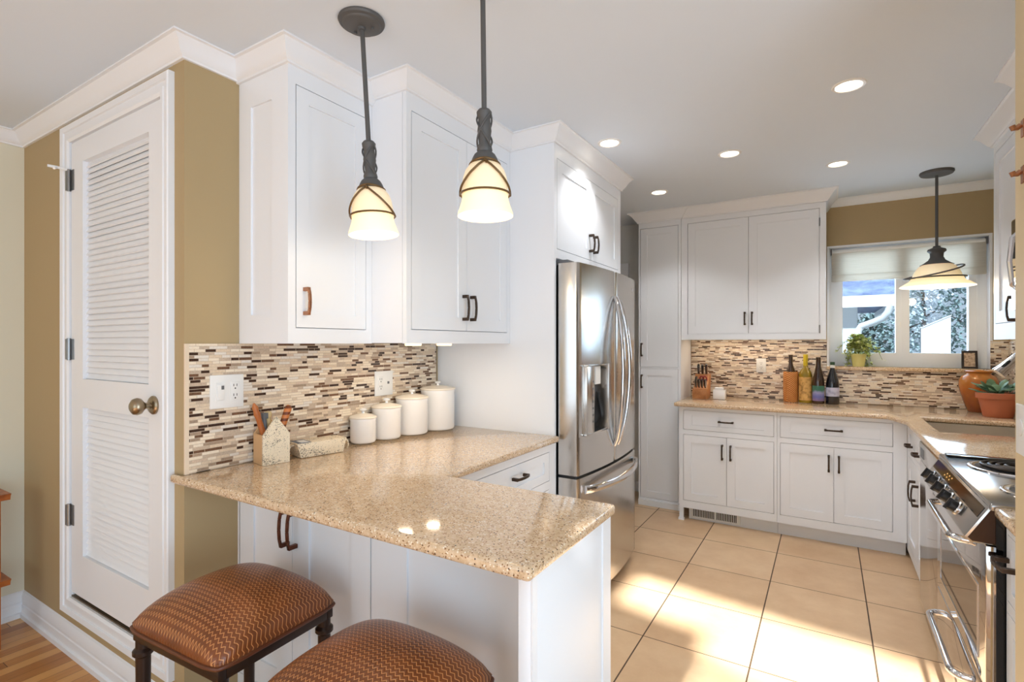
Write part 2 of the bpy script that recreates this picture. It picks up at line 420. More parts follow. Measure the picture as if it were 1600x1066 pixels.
# crown mouldings
def crown(name, path, zb, proj):
    def zf(x, y, t):
        zt = CE(y)+.001
        return zb+(zt-zb)*t
    prof = [(0, 0), (.010, 0), (.012, .10), (.018, .16), (.028, .34), (proj*.62, .66), (proj-.012, .84), (proj-.010, .88), (proj, .90), (proj, 1), (0, 1)]
    b = MB(); b.sweep(path, prof, zf=zf)
    return struct(b.build(name, M_trim, ang=25))
C1Y, C1X = 1.120, -1.603      # narrow wall cabinet: side y, front x
C2Y, C2X = 1.508, -1.412      # wide wall cabinet
PY, PX = 2.285, -1.155        # tall panel
crown('trim_1', [(XL, -3.2), (XL, YD), (XW, YD), (XW, C1Y-.0)][::1], 2.355, .062)
crown('trim_2', [(XW, C1Y), (C1X, C1Y), (C1X, C2Y)], 2.350, .055)
crown('trim_3', [(C1X-.05, C2Y), (C2X, C2Y), (C2X, PY)], 2.368, .062)
crown('trim_4', [(C2X-.05, PY), (PX, PY), (PX, 3.245), (XW, 3.245)], 2.370, .070)
UY = 4.33                     # back wall cabinets front
crown('trim_5', [(-1.372, YB), (-1.372, 4.31), (-1.02, 4.31), (-1.02, UY-.005), (-.005, UY-.005), (-.005, YB)], 2.392, .075)
crown('trim_6', [(0.0, YB), (XR, YB)], 2.424, .06)
crown('trim_7', [(XR, 3.57), (.735, 3.57), (.735, 2.775)], 2.385, .07)
crown('trim_8', [(.735, 2.775), (.655, 2.775), (.655, 1.95)], 2.372, .07)
# baseboards
def base(name, path):
    b = MB(); b.sweep(path, [(0, 0), (.022, 0), (.022, .022), (.014, .026), (.014, .062), (.011, .066), (.011, .072), (.014, .078), (.013, .104), (.006, .122), (0, .127)])
    return struct(b.build(name, M_trim, ang=25))
base('baseboard_left', [(XL, -3.2), (XL, YD)])
base('baseboard_closet', [(XL, YD), (XW, YD)])
b = MB(); b.box(-2.6, -1.375, 4.665, 4.68, 0, .09); struct(b.build('baseboard_hall', M_trim))
b = MB(); b.box(-1.66, -1.58, 4.655, 4.68, .09, 2.12); b.box(-2.5, -1.66, 4.655, 4.68, 2.04, 2.12); struct(b.build('trim_9', M_trim))
# casing round the closet door (all four sides, stepped profile)
b = MB()
def casing(b, x0, x1, z0, z1, w):
    prof = [(0, 0), (0, .012), (.010, .018), (.026, .018), (.028, .014), (.046, .014), (.048, .020), (w-.016, .022), (w-.004, .024), (w, .020), (w, 0)]
    # o measured outward from the opening; path clockwise seen from the room
    cs = [(x0, z0), (x0, z1), (x1, z1), (x1, z0)]; sg = [(-1, -1), (-1, 1), (1, 1), (1, -1)]
    rings = [[b.bm.verts.new((cx+sx*o, YD-d, cz+sz*o)) for o, d in prof] for (cx, cz), (sx, sz) in zip(cs, sg)]
    k = len(prof)
    for i in range(4):
        A, B = rings[i], rings[(i+1) % 4]
        for j in range(k): b.bm.faces.new((A[j], A[(j+1) % k], B[(j+1) % k], B[j]))
casing(b, dx0+.008, dx1-.008, dz0+.006, dz1-.006, .072)
struct(b.build('trim_10', M_trim, ang=25))
b = MB(); b.box(dx0, dx0+.012, YD, YD+.1, dz0, dz1); b.box(dx1-.012, dx1, YD, YD+.1, dz0, dz1); b.box(dx0, dx1, YD, YD+.1, dz1-.012, dz1); struct(b.build('trim_11', M_trim))
b = MB(); b.box(dx0, dx1, YD-.004, YD+.1, dz0-.001, dz0+.012); struct(b.build('trim_12', mat('threshold_metal', hexc(120, 104, 84), .4, .6)))

# ---- louvered closet door
door = thing('door_1', 'white louvered closet door with satin nickel knob in the tan wall', 'door', (-2.446, YD, dz0)); struct(door)
x0, x1, z0, z1 = -2.846, -2.046, .275, 2.250
ya, yb = YD-.006, YD+.030
lp = [(1.218, 2.155), (.455, 1.095)]
b = MB()
b.box(x0, -2.727, ya, yb, z0, z1); b.box(-2.140, x1, ya, yb, z0, z1)
b.box(-2.727, -2.140, ya, yb, 2.155, z1); b.box(-2.727, -2.140, ya, yb, 1.095, 1.218); b.box(-2.727, -2.140, ya, yb, z0, .455)
slab = b.build('door_panel', M_trim, door)
for (a, c) in lp:
    b = MB(); p = .0247; n = int((c-a)/p)
    for k in range(n):
        zc = a+p*(k+.5)*(c-a)/(n*p); yc = (ya+yb)/2+.003
        h = .0138; an = math.radians(66); t = .0038; j = random.uniform(-.05, .05)
        dy, dz = h*math.cos(an+j), h*math.sin(an+j)
        ny, nz = -math.sin(an), math.cos(an)
        poly = [(yc-dy-ny*t, zc-dz-nz*t), (yc+dy-ny*t, zc+dz-nz*t), (yc+dy+ny*t, zc+dz+nz*t), (yc-dy+ny*t, zc-dz+nz*t)]
        b.prism(poly, -2.727, -2.140, lambda p_, q_, t_: (t_, p_, q_))
    b.build('louver_panel', M_trim, door)
kb = MB(); R = Matrix.Rotation(PI/2, 4, 'X')
kb.lathe([(0, 0), (.034, 0), (.034, .006), (.028, .012), (.012, .014), (.011, .030), (.017, .036), (.028, .045), (.031, .056), (.027, .068), (.015, .076), (0, .078)], n=24).xform(Matrix.Translation((-2.098, ya, 1.145)) @ R)
kb.build('door_knob', M_nickel, door)['label'] = 'satin nickel door knob'
for zc in (2.09, 1.345, .615):
    b = MB(); b.tube([(-2.851, ya-.008, zc-.048), (-2.851, ya-.008, zc+.048)], .0075, 10); b.box(-2.85, -2.815, ya-.0025, ya, zc-.045, zc+.045); b.box(-2.866, -2.851, ya-.0025-.014, ya-.012, zc-.045, zc+.045)
    b.build('hinge', M_steeld, door)
b = MB(); b.tube([(-2.852, ya-.01, 2.135), (-2.866, ya-.045, 2.140), (-2.872, ya-.075, 2.140)], .006, 8); b.tube([(-2.866, ya-.045, 2.139), (-2.848, ya-.06, 2.128)], .005, 8)
b.build('door_stop', M_whitep, door)['label'] = 'white hinge door stop'

# ------------------------------------------------------------------ cabinetry helpers
# orientation maps (u along the face, w outwards, z) -> world
def F_posx(X): return lambda u, w, z: (X+w, u, z)
def F_negx(X): return lambda u, w, z: (X-w, u, z)
def F_negy(Y): return lambda u, w, z: (u, Y-w, z)
def fbox(b, F, u0, u1, w0, w1, z0, z1):
    p, q = F(u0, w0, z0), F(u1, w1, z1); b.box(p[0], q[0], p[1], q[1], p[2], q[2])
def pull(F, parent, u, z, length=.10, vert=True, m=None, name='handle', out=.030):
    b = MB(); h = length/2; t = .0055
    def q(s, w): return F(u, w, z+s) if vert else F(u+s, w, z)
    prof = [(-h, out-.004), (-h*.55, out+.002), (0, out+.004), (h*.55, out+.002), (h, out-.004)]
    for (s0, w0), (s1, w1) in zip(prof, prof[1:]):
        vs = []
        for s, w in ((s0, w0), (s1, w1)):
            for dw in (-.004, .004):
                for dt in (-t, t):
                    vs.append(b.bm.verts.new(F(u+dt, w+dw, z+s) if vert else F(u+s, w+dw, z+dt)))
        for f in ((0,1,3,2),(4,5,7,6),(0,1,5,4),(2,3,7,6),(0,2,6,4),(1,3,7,5)): b.bm.faces.new([vs[i] for i in f])
    for s in (-h+.006, h-.006):
        if vert: fbox(b, F, u-t-.001, u+t+.001, .0, out, z+s-.007, z+s+.007)
        else: fbox(b, F, u+s-.007, u+s+.007, .0, out, z-t-.001, z+t+.001)
    return b.build(name, m or M_bronze, parent, bevel=.0012, seg=1)
def shaker(F, parent, u0, u1, z0, z1, st=.058, name='door', th=.020, w1=0.0, rail=None, m=None, rec=.007):
    """five-piece front: its face at w1, recessed panel"""
    b = MB(); rail = rail or st; w0 = w1-th
    fbox(b, F, u0, u0+st, w0, w1, z0, z1); fbox(b, F, u1-st, u1, w0, w1, z0, z1)
    fbox(b, F, u0+st, u1-st, w0, w1, z0, z0+rail); fbox(b, F, u0+st, u1-st, w0, w1, z1-rail, z1)
    fbox(b, F, u0+st, u1-st, w0, w1-rec, z0+rail, z1-rail)
    return b.build(name, m or M_white, parent)
def frame(F, parent, us, zs, U0, U1, Z0, Z1, th=.020, name='face_frame'):
    """face frame around rectangular openings given as list of (u0,u1,z0,z1)"""
    b = MB()
    uc = sorted({U0, U1, *[o[0] for o in us], *[o[1] for o in us]}); zc = sorted({Z0, Z1, *[o[2] for o in us], *[o[3] for o in us]})
    for i in range(len(uc)-1):
        # merge vertically
        run = None
        for j in range(len(zc)-1):
            um, zm = (uc[i]+uc[i+1])/2, (zc[j]+zc[j+1])/2
            inside = any(o[0] < um < o[1] and o[2] < zm < o[3] for o in us)
            if inside:
                if run is not None: fbox(b, F, uc[i], uc[i+1], -th, 0, run, zc[j]); run = None
            elif run is None: run = zc[j]
        if run is not None: fbox(b, F, uc[i], uc[i+1], -th, 0, run, zc[-1])
    bmesh.ops.remove_doubles(b.bm, verts=b.bm.verts, dist=1e-5)
    return b.build(name, M_white, parent)
G = .0028
def front(F, parent, u0, u1, z0, z1, **kw):
    return shaker(F, parent, u0+G, u1-G, z0+G, z1-G, **kw)

# ---- narrow wall cabinet
c = thing('wall_cabinet', 'narrow white wall cabinet, nearest the louvered door, single door with copper pull', 'cabinet', (XW, C1Y, 1.37))
F = F_posx(C1X); ye = C2Y-.001
b = MB(); b.box(XW, C1X-.022, C1Y+.018, ye, 1.372, 2.35); b.build('body', M_white, c)
op = [(C1Y+.030, ye-.030, 1.425, 2.29)]
frame(F, c, op, 0, C1Y+.0, ye, 1.37, 2.35)
d = front(F, c, *op[0], st=.052); pull(F, d, C1Y+.066, 1.522, .098, m=M_copper, out=.028)['label'] = 'copper toned bow pull'
Fy = F_negy(C1Y)
shaker(Fy, c, XW+.001, C1X-.02, 1.37, 2.352, st=.075, rail=.105, name='end_panel', th=.018)
# ---- wide wall cabinet
c = thing('wall_cabinet', 'deeper white wall cabinet with two doors, between the narrow one and the tall refrigerator panel', 'cabinet', (XW, C2Y, 1.37))
F = F_posx(C2X); ye = PY-.001
b = MB(); b.box(XW, C2X-.022, C2Y, ye, 1.372, 2.368); b.build('body', M_white, c)
op = [(C2Y+.028, ye-.030, 1.425, 2.300)]
frame(F, c, op, 0, C2Y, ye, 1.37, 2.368)
mid = 1.905
d = front(F, c, op[0][0], mid+G/2, op[0][2], op[0][3]); pull(F, d, mid-.028, 1.532, .115)
d = front(F, c, mid-G/2, op[0][1], op[0][2], op[0][3]); pull(F, d, mid+.030, 1.532, .115)
for q in (1.665, 1.875):
    b = MB(); b.lathe([(0, 0), (.034, 0), (.036, .004), (.036, .012), (0, .012)], (-1.52, q, 1.360), 20); b.build('puck_light', M_strip, c)
    add_light('under_cabinet_light', 'AREA', (-1.52, q, 1.357), .75, (1, .84, .64), shape='DISK', size=.06, aim=(0, 0, -1))
# ---- refrigerator surround with cabinet over it
c = thing('refrigerator_surround', 'tall white panelled surround with two small doors above the refrigerator', 'cabinet', (XW, PY, 0))
b = MB(); b.box(XW, PX, PY, PY+.020, 0, 2.372); b.build('side_panel', M_white, c)
b = MB(); b.box(XW, PX, 3.225, 3.245, 0, 2.372); b.build('side_panel', M_white, c)
b = MB(); b.box(XW, PX-.022, PY+.021, 3.224, 1.80, 2.372); b.build('body', M_white, c)
F = F_posx(PX)
op = [(PY+.030, 3.200, 1.845, 2.302)]
frame(F, c, op, 0, PY+.020, 3.225, 1.80, 2.372)
mid = 2.757
d = front(F, c, op[0][0], mid+G/2, op[0][2], op[0][3]); pull(F, d, mid-.030, 1.94, .10)
d = front(F, c, mid-G/2, op[0][1], op[0][2], op[0][3]); pull(F, d, mid+.030, 1.94, .10)

# ---- left base cabinets
c = thing('base_cabinet', 'white base cabinet with a top drawer beneath the left worktop, beside the refrigerator', 'cabinet', (XW, 1.39, 0))
F = F_posx(PX)
b = MB(); b.box(XW, PX-.022, 1.392, PY-.001, .1, .883); b.box(XW, PX-.08, 1.392, PY-.001, 0, .1); b.build('body', M_white, c)
op = [(1.44, 2.235, .70, .842), (1.44, 2.235, .145, .66)]
frame(F, c, op, 0, 1.392, PY-.001, .1, .883)
d = front(F, c, *op[0], st=.05, rail=.04, name='drawer'); pull(F, d, 1.935, .785, .105, vert=False)
d = front(F, c, 1.44, 1.8375+G/2, .145, .66); pull(F, d, 1.80, .58, .11)
d = front(F, c, 1.8375-G/2, 2.235, .145, .66); pull(F, d, 1.875, .58, .11)
# ---- peninsula
c = thing('peninsula_cabinet', 'white peninsula base with doors facing the stools and a plain end panel', 'cabinet', (-1.2, 1.115, 0))
b = MB(); b.box(XW, -.561, 1.136, 1.390, 0, .883); b.build('body', M_white, c)
F = F_negy(1.115)
op = [(XW+.012, -1.19, .13, .868)]
frame(F, c, op, 0, XW, -1.19, 0, .883)
d = front(F, c, XW+.012, -1.572+G/2, .13, .868, st=.085); pull(F, d, -1.592, .735, .125, out=.034, m=M_rust)
d = front(F, c, -1.572-G/2, -1.19, .13, .868, st=.085); pull(F, d, -1.548, .735, .125, out=.034, m=M_rust)
shaker(F, c, -1.188, -.562, 0, .883, st=.145, rail=.10, name='back_panel')
b = MB(); b.box(-.560, -.528, .938, 1.391, 0, .883); b.build('end_panel', M_white, c, bevel=.002)
F = F_posx(-.528)
b = MB(); fbox(b, F, 1.335, 1.391, 0, .004, 0, .883); fbox(b, F, .938, .958, 0, .004, 0, .883); b.build('edge_strip', M_white, c)

# ---- worktops
def slab(name, cells, z0, z1, r, label, cat):
    bm = bmesh.new(); vs = {}
    def V(p):
        k = (round(p[0], 4), round(p[1], 4))
        if k not in vs: vs[k] = bm.verts.new((k[0], k[1], z1))
        return vs[k]
    fs = [bm.faces.new([V(p) for p in c_]) for c_ in cells]
    bmesh.ops.recalc_face_normals(bm, faces=fs)
    ret = bmesh.ops.extrude_face_region(bm, geom=fs)
    nv = [g for g in ret['geom'] if isinstance(g, bmesh.types.BMVert)]
    for v in nv: v.co.z = z0
    bmesh.ops.recalc_face_normals(bm, faces=bm.faces)
    bm.normal_update()
    es = [e for e in bm.edges if len(e.link_faces) == 2 and e.calc_face_angle(0) > .35]
    hor = [e for e in es if abs(e.verts[0].co.z-e.verts[1].co.z) < 1e-5]
    ver = [e for e in es if e not in hor]
    bmesh.ops.bevel(bm, geom=hor+ver, offset=r, segments=3, affect='EDGES', profile=.5, clamp_overlap=True)
    B = MB(); B.bm = bm
    return tag(B.build(name, M_quartz, ang=30), label, cat)
def rect(x0, x1, y0, y1): return [(x0, y0), (x1, y0), (x1, y1), (x0, y1)]
px0, px1, py0, py1, lx, ly = -1.955, -.512, .903, 1.400, -1.125, PY-.002
slab('worktop', [rect(px0, XW, py0, YD-.003) if False else rect(px0, XW+.004, py0, YD-.003), rect(XW+.004, lx, py0, YD-.003), rect(lx, px1, py0, YD-.003),
     rect(XW+.004, lx, YD-.003, py1), rect(lx, px1, YD-.003, py1), rect(XW+.004, lx, py1, ly)], .884, .914, .010,
     'L-shaped speckled beige quartz worktop over the peninsula and left base cabinet', 'worktop')
sx0, sx1, sy0, sy1 = .50, .93, 3.43, 4.06
BX0, RX, FY = -1.015, .398, 4.055
slab('worktop', [rect(BX0, .325, FY, YB-.012) , [(.325, FY), (RX, 3.80), (sx0, sy1), (sx0, YB-.012), (.325, YB-.012)],
     [(RX, 3.80), (RX, sy0), (sx0, sy0), (sx0, sy1)], rect(RX, sx0, 2.725, sy0), rect(sx0, sx1, 2.725, sy0), rect(sx1, XR-.012, 2.725, sy0), rect(sx1, XR-.012, sy0, sy1),
     rect(sx0, sx1, sy1, YB-.012), rect(sx1, XR-.012, sy1, YB-.012)], .884, .914, .010,
     'speckled beige quartz worktop running under the window and round to the sink', 'worktop')
slab('worktop', [rect(RX, XR-.003, 1.748, 1.932)], .884, .914, .010, 'short beige quartz worktop at the near side of the range', 'worktop')

# backsplashes
b = MB(); b.box(XW, XW+.008, YD+.012, 2.262, .9145, 1.3695); struct(b.build('wall_backsplash_side', M_mos_y))
b = MB(); b.box(XW, XW+.0085, YD-.001, YD+.012, .9145, 1.3695); struct(b.build('trim_13', mat('cream_edge_tile', hexc(232, 214, 190), .3)))
b = MB(); b.box(XW, XW+.009, 2.262, 2.267, .9145, 1.3695); struct(b.build('trim_14', M_nickel))
b = MB(); b.box(-1.02, -.003, YB-.008, YB, .9145, 1.40); b.box(-.003, wx1+.02, YB-.008, YB, .9145, 1.166); b.box(wx1, XR, YB-.008, YB, .9145, 1.388); struct(b.build('wall_backsplash_back', M_mos_x))
b = MB(); b.box(XR-.008, XR, 1.75, YB-.009, .9145, 1.388); struct(b.build('wall_backsplash_right', M_mos_y))

# ---- back wall cabinets
c = thing('pantry_cabinet', 'tall white pantry cabinet with two stacked doors beside the refrigerator', 'cabinet', (-1.2, 4.31, 0))
F = F_negy(4.31)
b = MB(); b.box(-1.372, -1.021, 4.332, YB-.021, 0, 2.40); b.build('body', M_white, c)
op = [(-1.358, -1.040, 1.172, 2.345), (-1.358, -1.040, .065, 1.160)]
frame(F, c, op, 0, -1.372, -1.021, 0, 2.40)
d = front(F, c, *op[0], st=.055); pull(F, d, -1.342, 1.318, .112)
d = front(F, c, *op[1], st=.055); pull(F, d, -1.342, 1.050, .112)
b = MB(); fbox(b, F, -1.372, -1.021, 0, .012, 0, .05); b.build('plinth', M_white, c)

c = thing('wall_cabinet', 'white two-door wall cabinet left of the window above the wine bottles', 'cabinet', (-.5, UY, 1.4))
F = F_negy(UY)
b = MB(); b.box(-1.020, -.005, UY+.022, YB-.009, 1.431, 2.40); b.build('body', M_white, c)
op = [(-.972, -.046, 1.446, 2.350)]
frame(F, c, op, 0, -1.020, -.005, 1.40, 2.40)
d = front(F, c, -.972, -.516+G/2, 1.446, 2.350, st=.06); pull(F, d, -.541, 1.563, .10)
d = front(F, c, -.516-G/2, -.046, 1.446, 2.350, st=.06); pull(F, d, -.490, 1.563, .10)
for zc in (1.475, 2.25):
    b = MB(); b.tube([(-.046, UY-.004, zc-.03), (-.046, UY-.004, zc+.03)], .004, 8); b.build('hinge', M_steeld, c)

b = MB(); b.box(-.92, -.10, 4.50, 4.54, 1.418, 1.4305); b.build('light_strip', M_strip, c)
add_light('under_cabinet_light', 'AREA', (-.51, 4.52, 1.414), 1.3, (1, .84, .66), shape='RECTANGLE', size=.8, size_y=.04, aim=(0, 0, -1))
YF = 4.10
F = F_negy(YF)
def base_unit(label, u0, u1, op, drawer_pull, dp, midu, foot=False):
    c = thing('base_cabinet', label, 'cabinet', ((u0+u1)/2, YF, 0))
    b = MB(); b.box(u0, u1, YF+.022, YB-.009, .101, .883); b.box(u0+(.06 if foot else 0), u1, YF+.062, YB-.1, 0, .101); b.build('body', M_white, c)
    frame(F, c, op, 0, u0, u1, .098, .883)
    d = front(F, c, *op[0], st=.062, rail=.036, name='drawer'); pull(F, d, drawer_pull, .783, .105, vert=False)
    o = op[1]
    d = front(F, c, o[0], midu+G/2, o[2], o[3], st=.058); pull(F, d, midu-.029, .557, .112)
    d = front(F, c, midu-G/2, o[1], o[2], o[3], st=.058); pull(F, d, midu+.029, .557, .112)
    if foot:
        b = MB(); fbox(b, F, u0, u0+.03, -.02, 0, 0, .1); fbox(b, F, u0-.006, u0+.036, -.02, .008, 0, .018); b.build('foot', M_white, c)
    return c
base_unit('white base cabinet with drawer and two doors, above the floor register', -.982, -.304, [(-.952, -.322, .704, .857), (-.952, -.322, .155, .668)], -.642, 0, -.638, True)
base_unit('white base cabinet with drawer and two doors, right of the one over the floor register', -.302, .434, [(-.284, .362, .704, .857), (-.284, .362, .155, .668)], .037, 0, .039)
# register in the toe kick
c = thing('floor_register', 'white toe kick air register with dark slots at the foot of the back cabinets', 'register', (-.73, 4.155, 0))
b = MB(); b.box(-.91, -.55, 4.150, 4.161, .012, .098); b.build('plate', M_whitep, c, bevel=.003)
b = MB()
for k in range(26):
    u = -.888+k*.0122
    if k == 13: continue
    b.box(u, u+.0062, 4.1485, 4.152, .028, .084)
b.build('slots', M_dark, c)

# ---- right run: corner cabinet, dishwasher, range, small cabinet
F = F_negx(.435)
c = thing('base_cabinet', 'white corner base cabinet between the back run and the dishwasher, with drawer pulls', 'cabinet', (.435, 3.8, 0))
b = MB(); b.box(.457, XR-.01, 3.352, 4.695, .0, .60); b.box(.457, .48, 3.352, 4.06, .60, .883); b.build('body', M_white, c)
op = [(3.70, 4.06, .70, .850), (3.70, 4.06, .115, .668), (3.36, 3.68, .70, .850), (3.36, 3.68, .115, .668)]
frame(F, c, op, 0, 3.352, 4.098, .065, .883)
d = front(F, c, *op[0], st=.045, rail=.036, name='drawer'); pull(F, d, 3.90, .752, .10, vert=False)
d = front(F, c, *op[2], st=.045, rail=.036, name='drawer'); pull(F, d, 3.60, .752, .10, vert=False)
d = front(F, c, *op[1]); pull(F, d, 3.75, .515, .12)
d = front(F, c, *op[3]); pull(F, d, 3.63, .515, .12)

c = thing('dishwasher', 'stainless dishwasher beside the range under the sink worktop', 'dishwasher', (.41, 3.05, 0))
b = MB(); b.box(.44, 1.0, 2.737, 3.345, .09, .58); b.build('body', M_greyp, c)
b = MB(); b.box(.407, .44, 2.737, 3.345, .06, .775); b.build('door', M_mir, c, bevel=.006)
b = MB(); b.box(.404, .44, 2.737, 3.345, .780, .872); b.build('control_panel', M_steel, c, bevel=.006)
b = MB()
for k in range(7): b.box(.4028, .405, 3.20, 3.30, .800+k*.007, .8035+k*.007)
b.build('vent', M_greyp, c)
b = MB(); b.box(.47, .49, 2.737, 3.345, 0, .06); b.build('toe_kick', M_blackp, c)

# ---- range
c = thing('range', 'stainless slide-in electric range with bar handles and coil burners', 'range', (.40, 2.33, 0))
ry0, ry1 = 1.940, 2.720
b = MB(); b.box(.425, XR-.012, ry0+.004, ry1-.004, .03, .895); b.build('body', M_blackp, c)
for q0 in (ry0+.002, ry1-.016):
    b = MB(); b.box(.405, .43, q0, q0+.014, .04, .90); b.build('side_trim', M_black, c)
b = MB(); b.box(.392, XR-.012, ry0, ry1, .896, .918); b.build('cooktop', mat('cooktop_steel', hexc(176, 174, 172), .16, 1), c, bevel=.006, seg=3)
b = MB(); b.box(.41, XR-.012, ry1-.055, ry1-.004, .918, .924); b.build('cooktop_border', M_black, c, bevel=.002)['label'] = 'black glass border strip'
for (bx, by, br, nt) in ((.575, 2.50, .105, 4), (.565, 2.135, .082, 3)):
    b = MB(); b.lathe([(br+.028, .9185), (br+.026, .923), (br+.016, .925), (br+.006, .921), (br-.004, .9195)], (bx, by, 0), 40)
    dp = b.build('burner', M_chrome, c)
    b = MB(); b.lathe([(0, .9192), (br-.004, .9196), (br+.008, .9215)], (bx, by, 0), 40); b.build('drip_pan', M_blackp, dp)
    b = MB(); path = []
    N = nt*30
    for i in range(N+1):
        a = 2*PI*i/30; r = .018+(br-.018)*i/N; path.append((bx+r*math.cos(a), by+r*math.sin(a), .930))
    b.tube(path, .0058, 8); b.build('coil', mat('coil_metal', hexc(60, 54, 50), .35, .7), dp)
# slanted control panel: section in (x,z) extruded along y
pp = [(.428, .905), (.392, .905), (.338, .812), (.352, .798), (.428, .798)]
b = MB(); b.prism(pp, ry0+.012, ry1-.012, lambda p, q, t: (p, t, q)); b.build('control_panel', M_steel, c, bevel=.003)
for q0 in (ry0+.0105, ry1-.0125):
    b = MB(); b.prism([(.424, .898), (.396, .898), (.346, .812), (.356, .803), (.424, .803)], q0, q0+.002, lambda p, q, t: (p, t, q)); b.build('end_cap', mat('brown_cap', hexc(66, 40, 24), .3), c)
def onpanel(s, w): # s 0..1 down the slope, w outwards
    x, z = .392+(.338-.392)*s, .905+(.812-.905)*s; n = Vector((-.093, .054)).normalized()
    return x+n.x*w, z+n.y*w
def panel_quad(b, y0, y1, s0, s1, w0, w1):
    P = [onpanel(s0, w0), onpanel(s1, w0), onpanel(s1, w1), onpanel(s0, w1)]
    b.prism(P, y0, y1, lambda p, q, t: (p, t, q))
b = MB(); panel_quad(b, ry0+.03, ry1-.03, .08, .40, 0, .0015); b.build('display', M_black, c)
b = MB()
for k in range(6): panel_quad(b, 2.38+k*.02, 2.388+k*.02, .17+.1*(k % 2), .21+.1*(k % 2), .0015, .0022)
b.build('display_marks', mat('amber_marks', hexc(214, 180, 110), .4, emis=hexc(230, 180, 90), es=.6), c)
for k, ky in enumerate((2.60, 2.50, 2.38, 2.26, 2.14)):
    M = Matrix.Translation((*[0, 0, 0],))
    x, z = onpanel(.66, 0); n = Vector((-.093, 0, .054)).normalized()
    rot = n.to_track_quat('Z', 'Y').to_matrix().to_4x4(); T = Matrix.Translation((x, ky, z)) @ rot
    b = MB(); b.lathe([(0, 0), (.023, 0), (.023, .005), (.020, .008), (0, .008)], n=24).xform(T)
    k0 = b.build('knob', M_chrome, c)
    b = MB(); b.lathe([(.019, .008), (.018, .024), (.016, .027), (0, .027)], n=20); b.box(-.004, .004, -.019, .019, .02, .034); b.xform(T); b.build('grip', M_blackp, k0)
# doors
def odoor(z0, z1, hz, nm, win):
    b = MB(); b.box(.385, .424, ry0+.014, ry1-.014, z0, z1); d = b.build(nm, M_mir, c, bevel=.004)
    if win:
        b = MB(); a0, a1, k0, k1 = ry0+.09, ry1-.09, z0+.05, z1-.14; w = .010
        b.box(.382, .386, a0, a1, k0, k0+w); b.box(.382, .386, a0, a1, k1-w, k1); b.box(.382, .386, a0, a0+w, k0+w, k1-w); b.box(.382, .386, a1-w, a1, k0+w, k1-w); b.build('window_frame', M_chrome, d)
        b = MB(); b.box(.3838, .3855, a0+w, a1-w, k0+w, k1-w); b.build('oven_window', M_glass_dark, d)
    h0, h1 = 2.125, 2.585; X0, X1 = .385, .338; r = .040
    path = [(X0, h0-.0, hz)]
    path = [(X0+.002, h0, hz), (X1+r, h0, hz)]
    for i in range(1, 7): a = PI/2*i/6; path.append((X1+r-r*math.sin(a), h0+r-r*math.cos(a), hz))
    for i in range(0, 7): a = PI/2*i/6; path.append((X1+r-r*math.cos(a), h1-r+r*math.sin(a), hz))
    path += [(X1+r, h1, hz), (X0+.002, h1, hz)]
    b = MB(); b.tube(path, .0115, 14); b.build('handle', M_chrome, d)
odoor(.385, .794, .752, 'oven_door', True)
odoor(.075, .378, .318, 'drawer', False)
b = MB(); b.box(.45, .47, ry0+.02, ry1-.02, 0, .07); b.build('toe_kick', M_blackp, c)

F = F_negx(.425)
c = thing('base_cabinet', 'small white base cabinet with drawer at the near end of the range', 'cabinet', (.43, 1.84, 0))
b = MB(); b.box(.447, XR-.01, 1.746, 1.934, .0, .883); b.build('body', M_white, c)
op = [(1.762, 1.926, .66, .845), (1.762, 1.926, .115, .63)]
frame(F, c, op, 0, 1.746, 1.934, .065, .883)
d = front(F, c, *op[0], st=.03, rail=.03, name='drawer'); pull(F, d, 1.868, .775, .10, vert=False, out=.036)
d = front(F, c, *op[1], st=.045)

# ---- right wall cabinets and microwave
c = thing('wall_cabinet', 'white wall cabinet on the right wall beside the window, near the microwave', 'cabinet', (.735, 3.2, 1.39))
F = F_negx(.735)
b = MB(); b.box(.757, XR-.001, 2.780, 3.568, 1.392, 2.40); b.build('body', M_white, c)
op = [(2.80, 3.535, 1.47, 2.345)]
frame(F, c, op, 0, 2.780, 3.568, 1.39, 2.40)
d = front(F, c, 3.165-G/2, 3.535, 1.47, 2.345, st=.06); pull(F, d, 3.195, 1.53, .115)
d = front(F, c, 2.80, 3.165+G/2, 1.47, 2.345, st=.06); pull(F, d, 2.83, 1.53, .115)
c = thing('wall_cabinet', 'deeper white wall cabinet directly above the microwave', 'cabinet', (.655, 2.35, 1.9))
F = F_negx(.655)
b = MB(); b.box(.677, XR-.001, 1.95, 2.774, 1.86, 2.385); b.build('body', M_white, c)
op = [(1.97, 2.75, 1.90, 2.33)]
frame(F, c, op, 0, 1.95, 2.774, 1.86, 2.385)
front(F, c, 1.97, 2.36+G/2, 1.90, 2.33); front(F, c, 2.36-G/2, 2.75, 1.90, 2.33)
c = thing('microwave', 'stainless over-range microwave on the right wall', 'microwave', (.64, 2.38, 1.45))
b = MB(); b.box(.66, XR-.001, 1.99, 2.774, 1.42, 1.858); b.build('body', M_steeld, c)
b = MB(); b.box(.622, .66, 1.99, 2.774, 1.50, 1.858); d = b.build('door', M_mir, c, bevel=.008)
b = MB(); b.box(.620, .623, 2.25, 2.58, 1.56, 1.80); b.build('window', M_black, d)
b = MB(); b.box(.64, .66, 1.99, 2.774, 1.42, 1.497); b.build('vent_grille', M_steel, c)
b = MB(); b.tube([(.624, 2.64, 1.56), (.596, 2.64, 1.59), (.588, 2.64, 1.68), (.596, 2.64, 1.77), (.624, 2.64, 1.80)], .008, 8); b.build('handle', M_chrome, c)

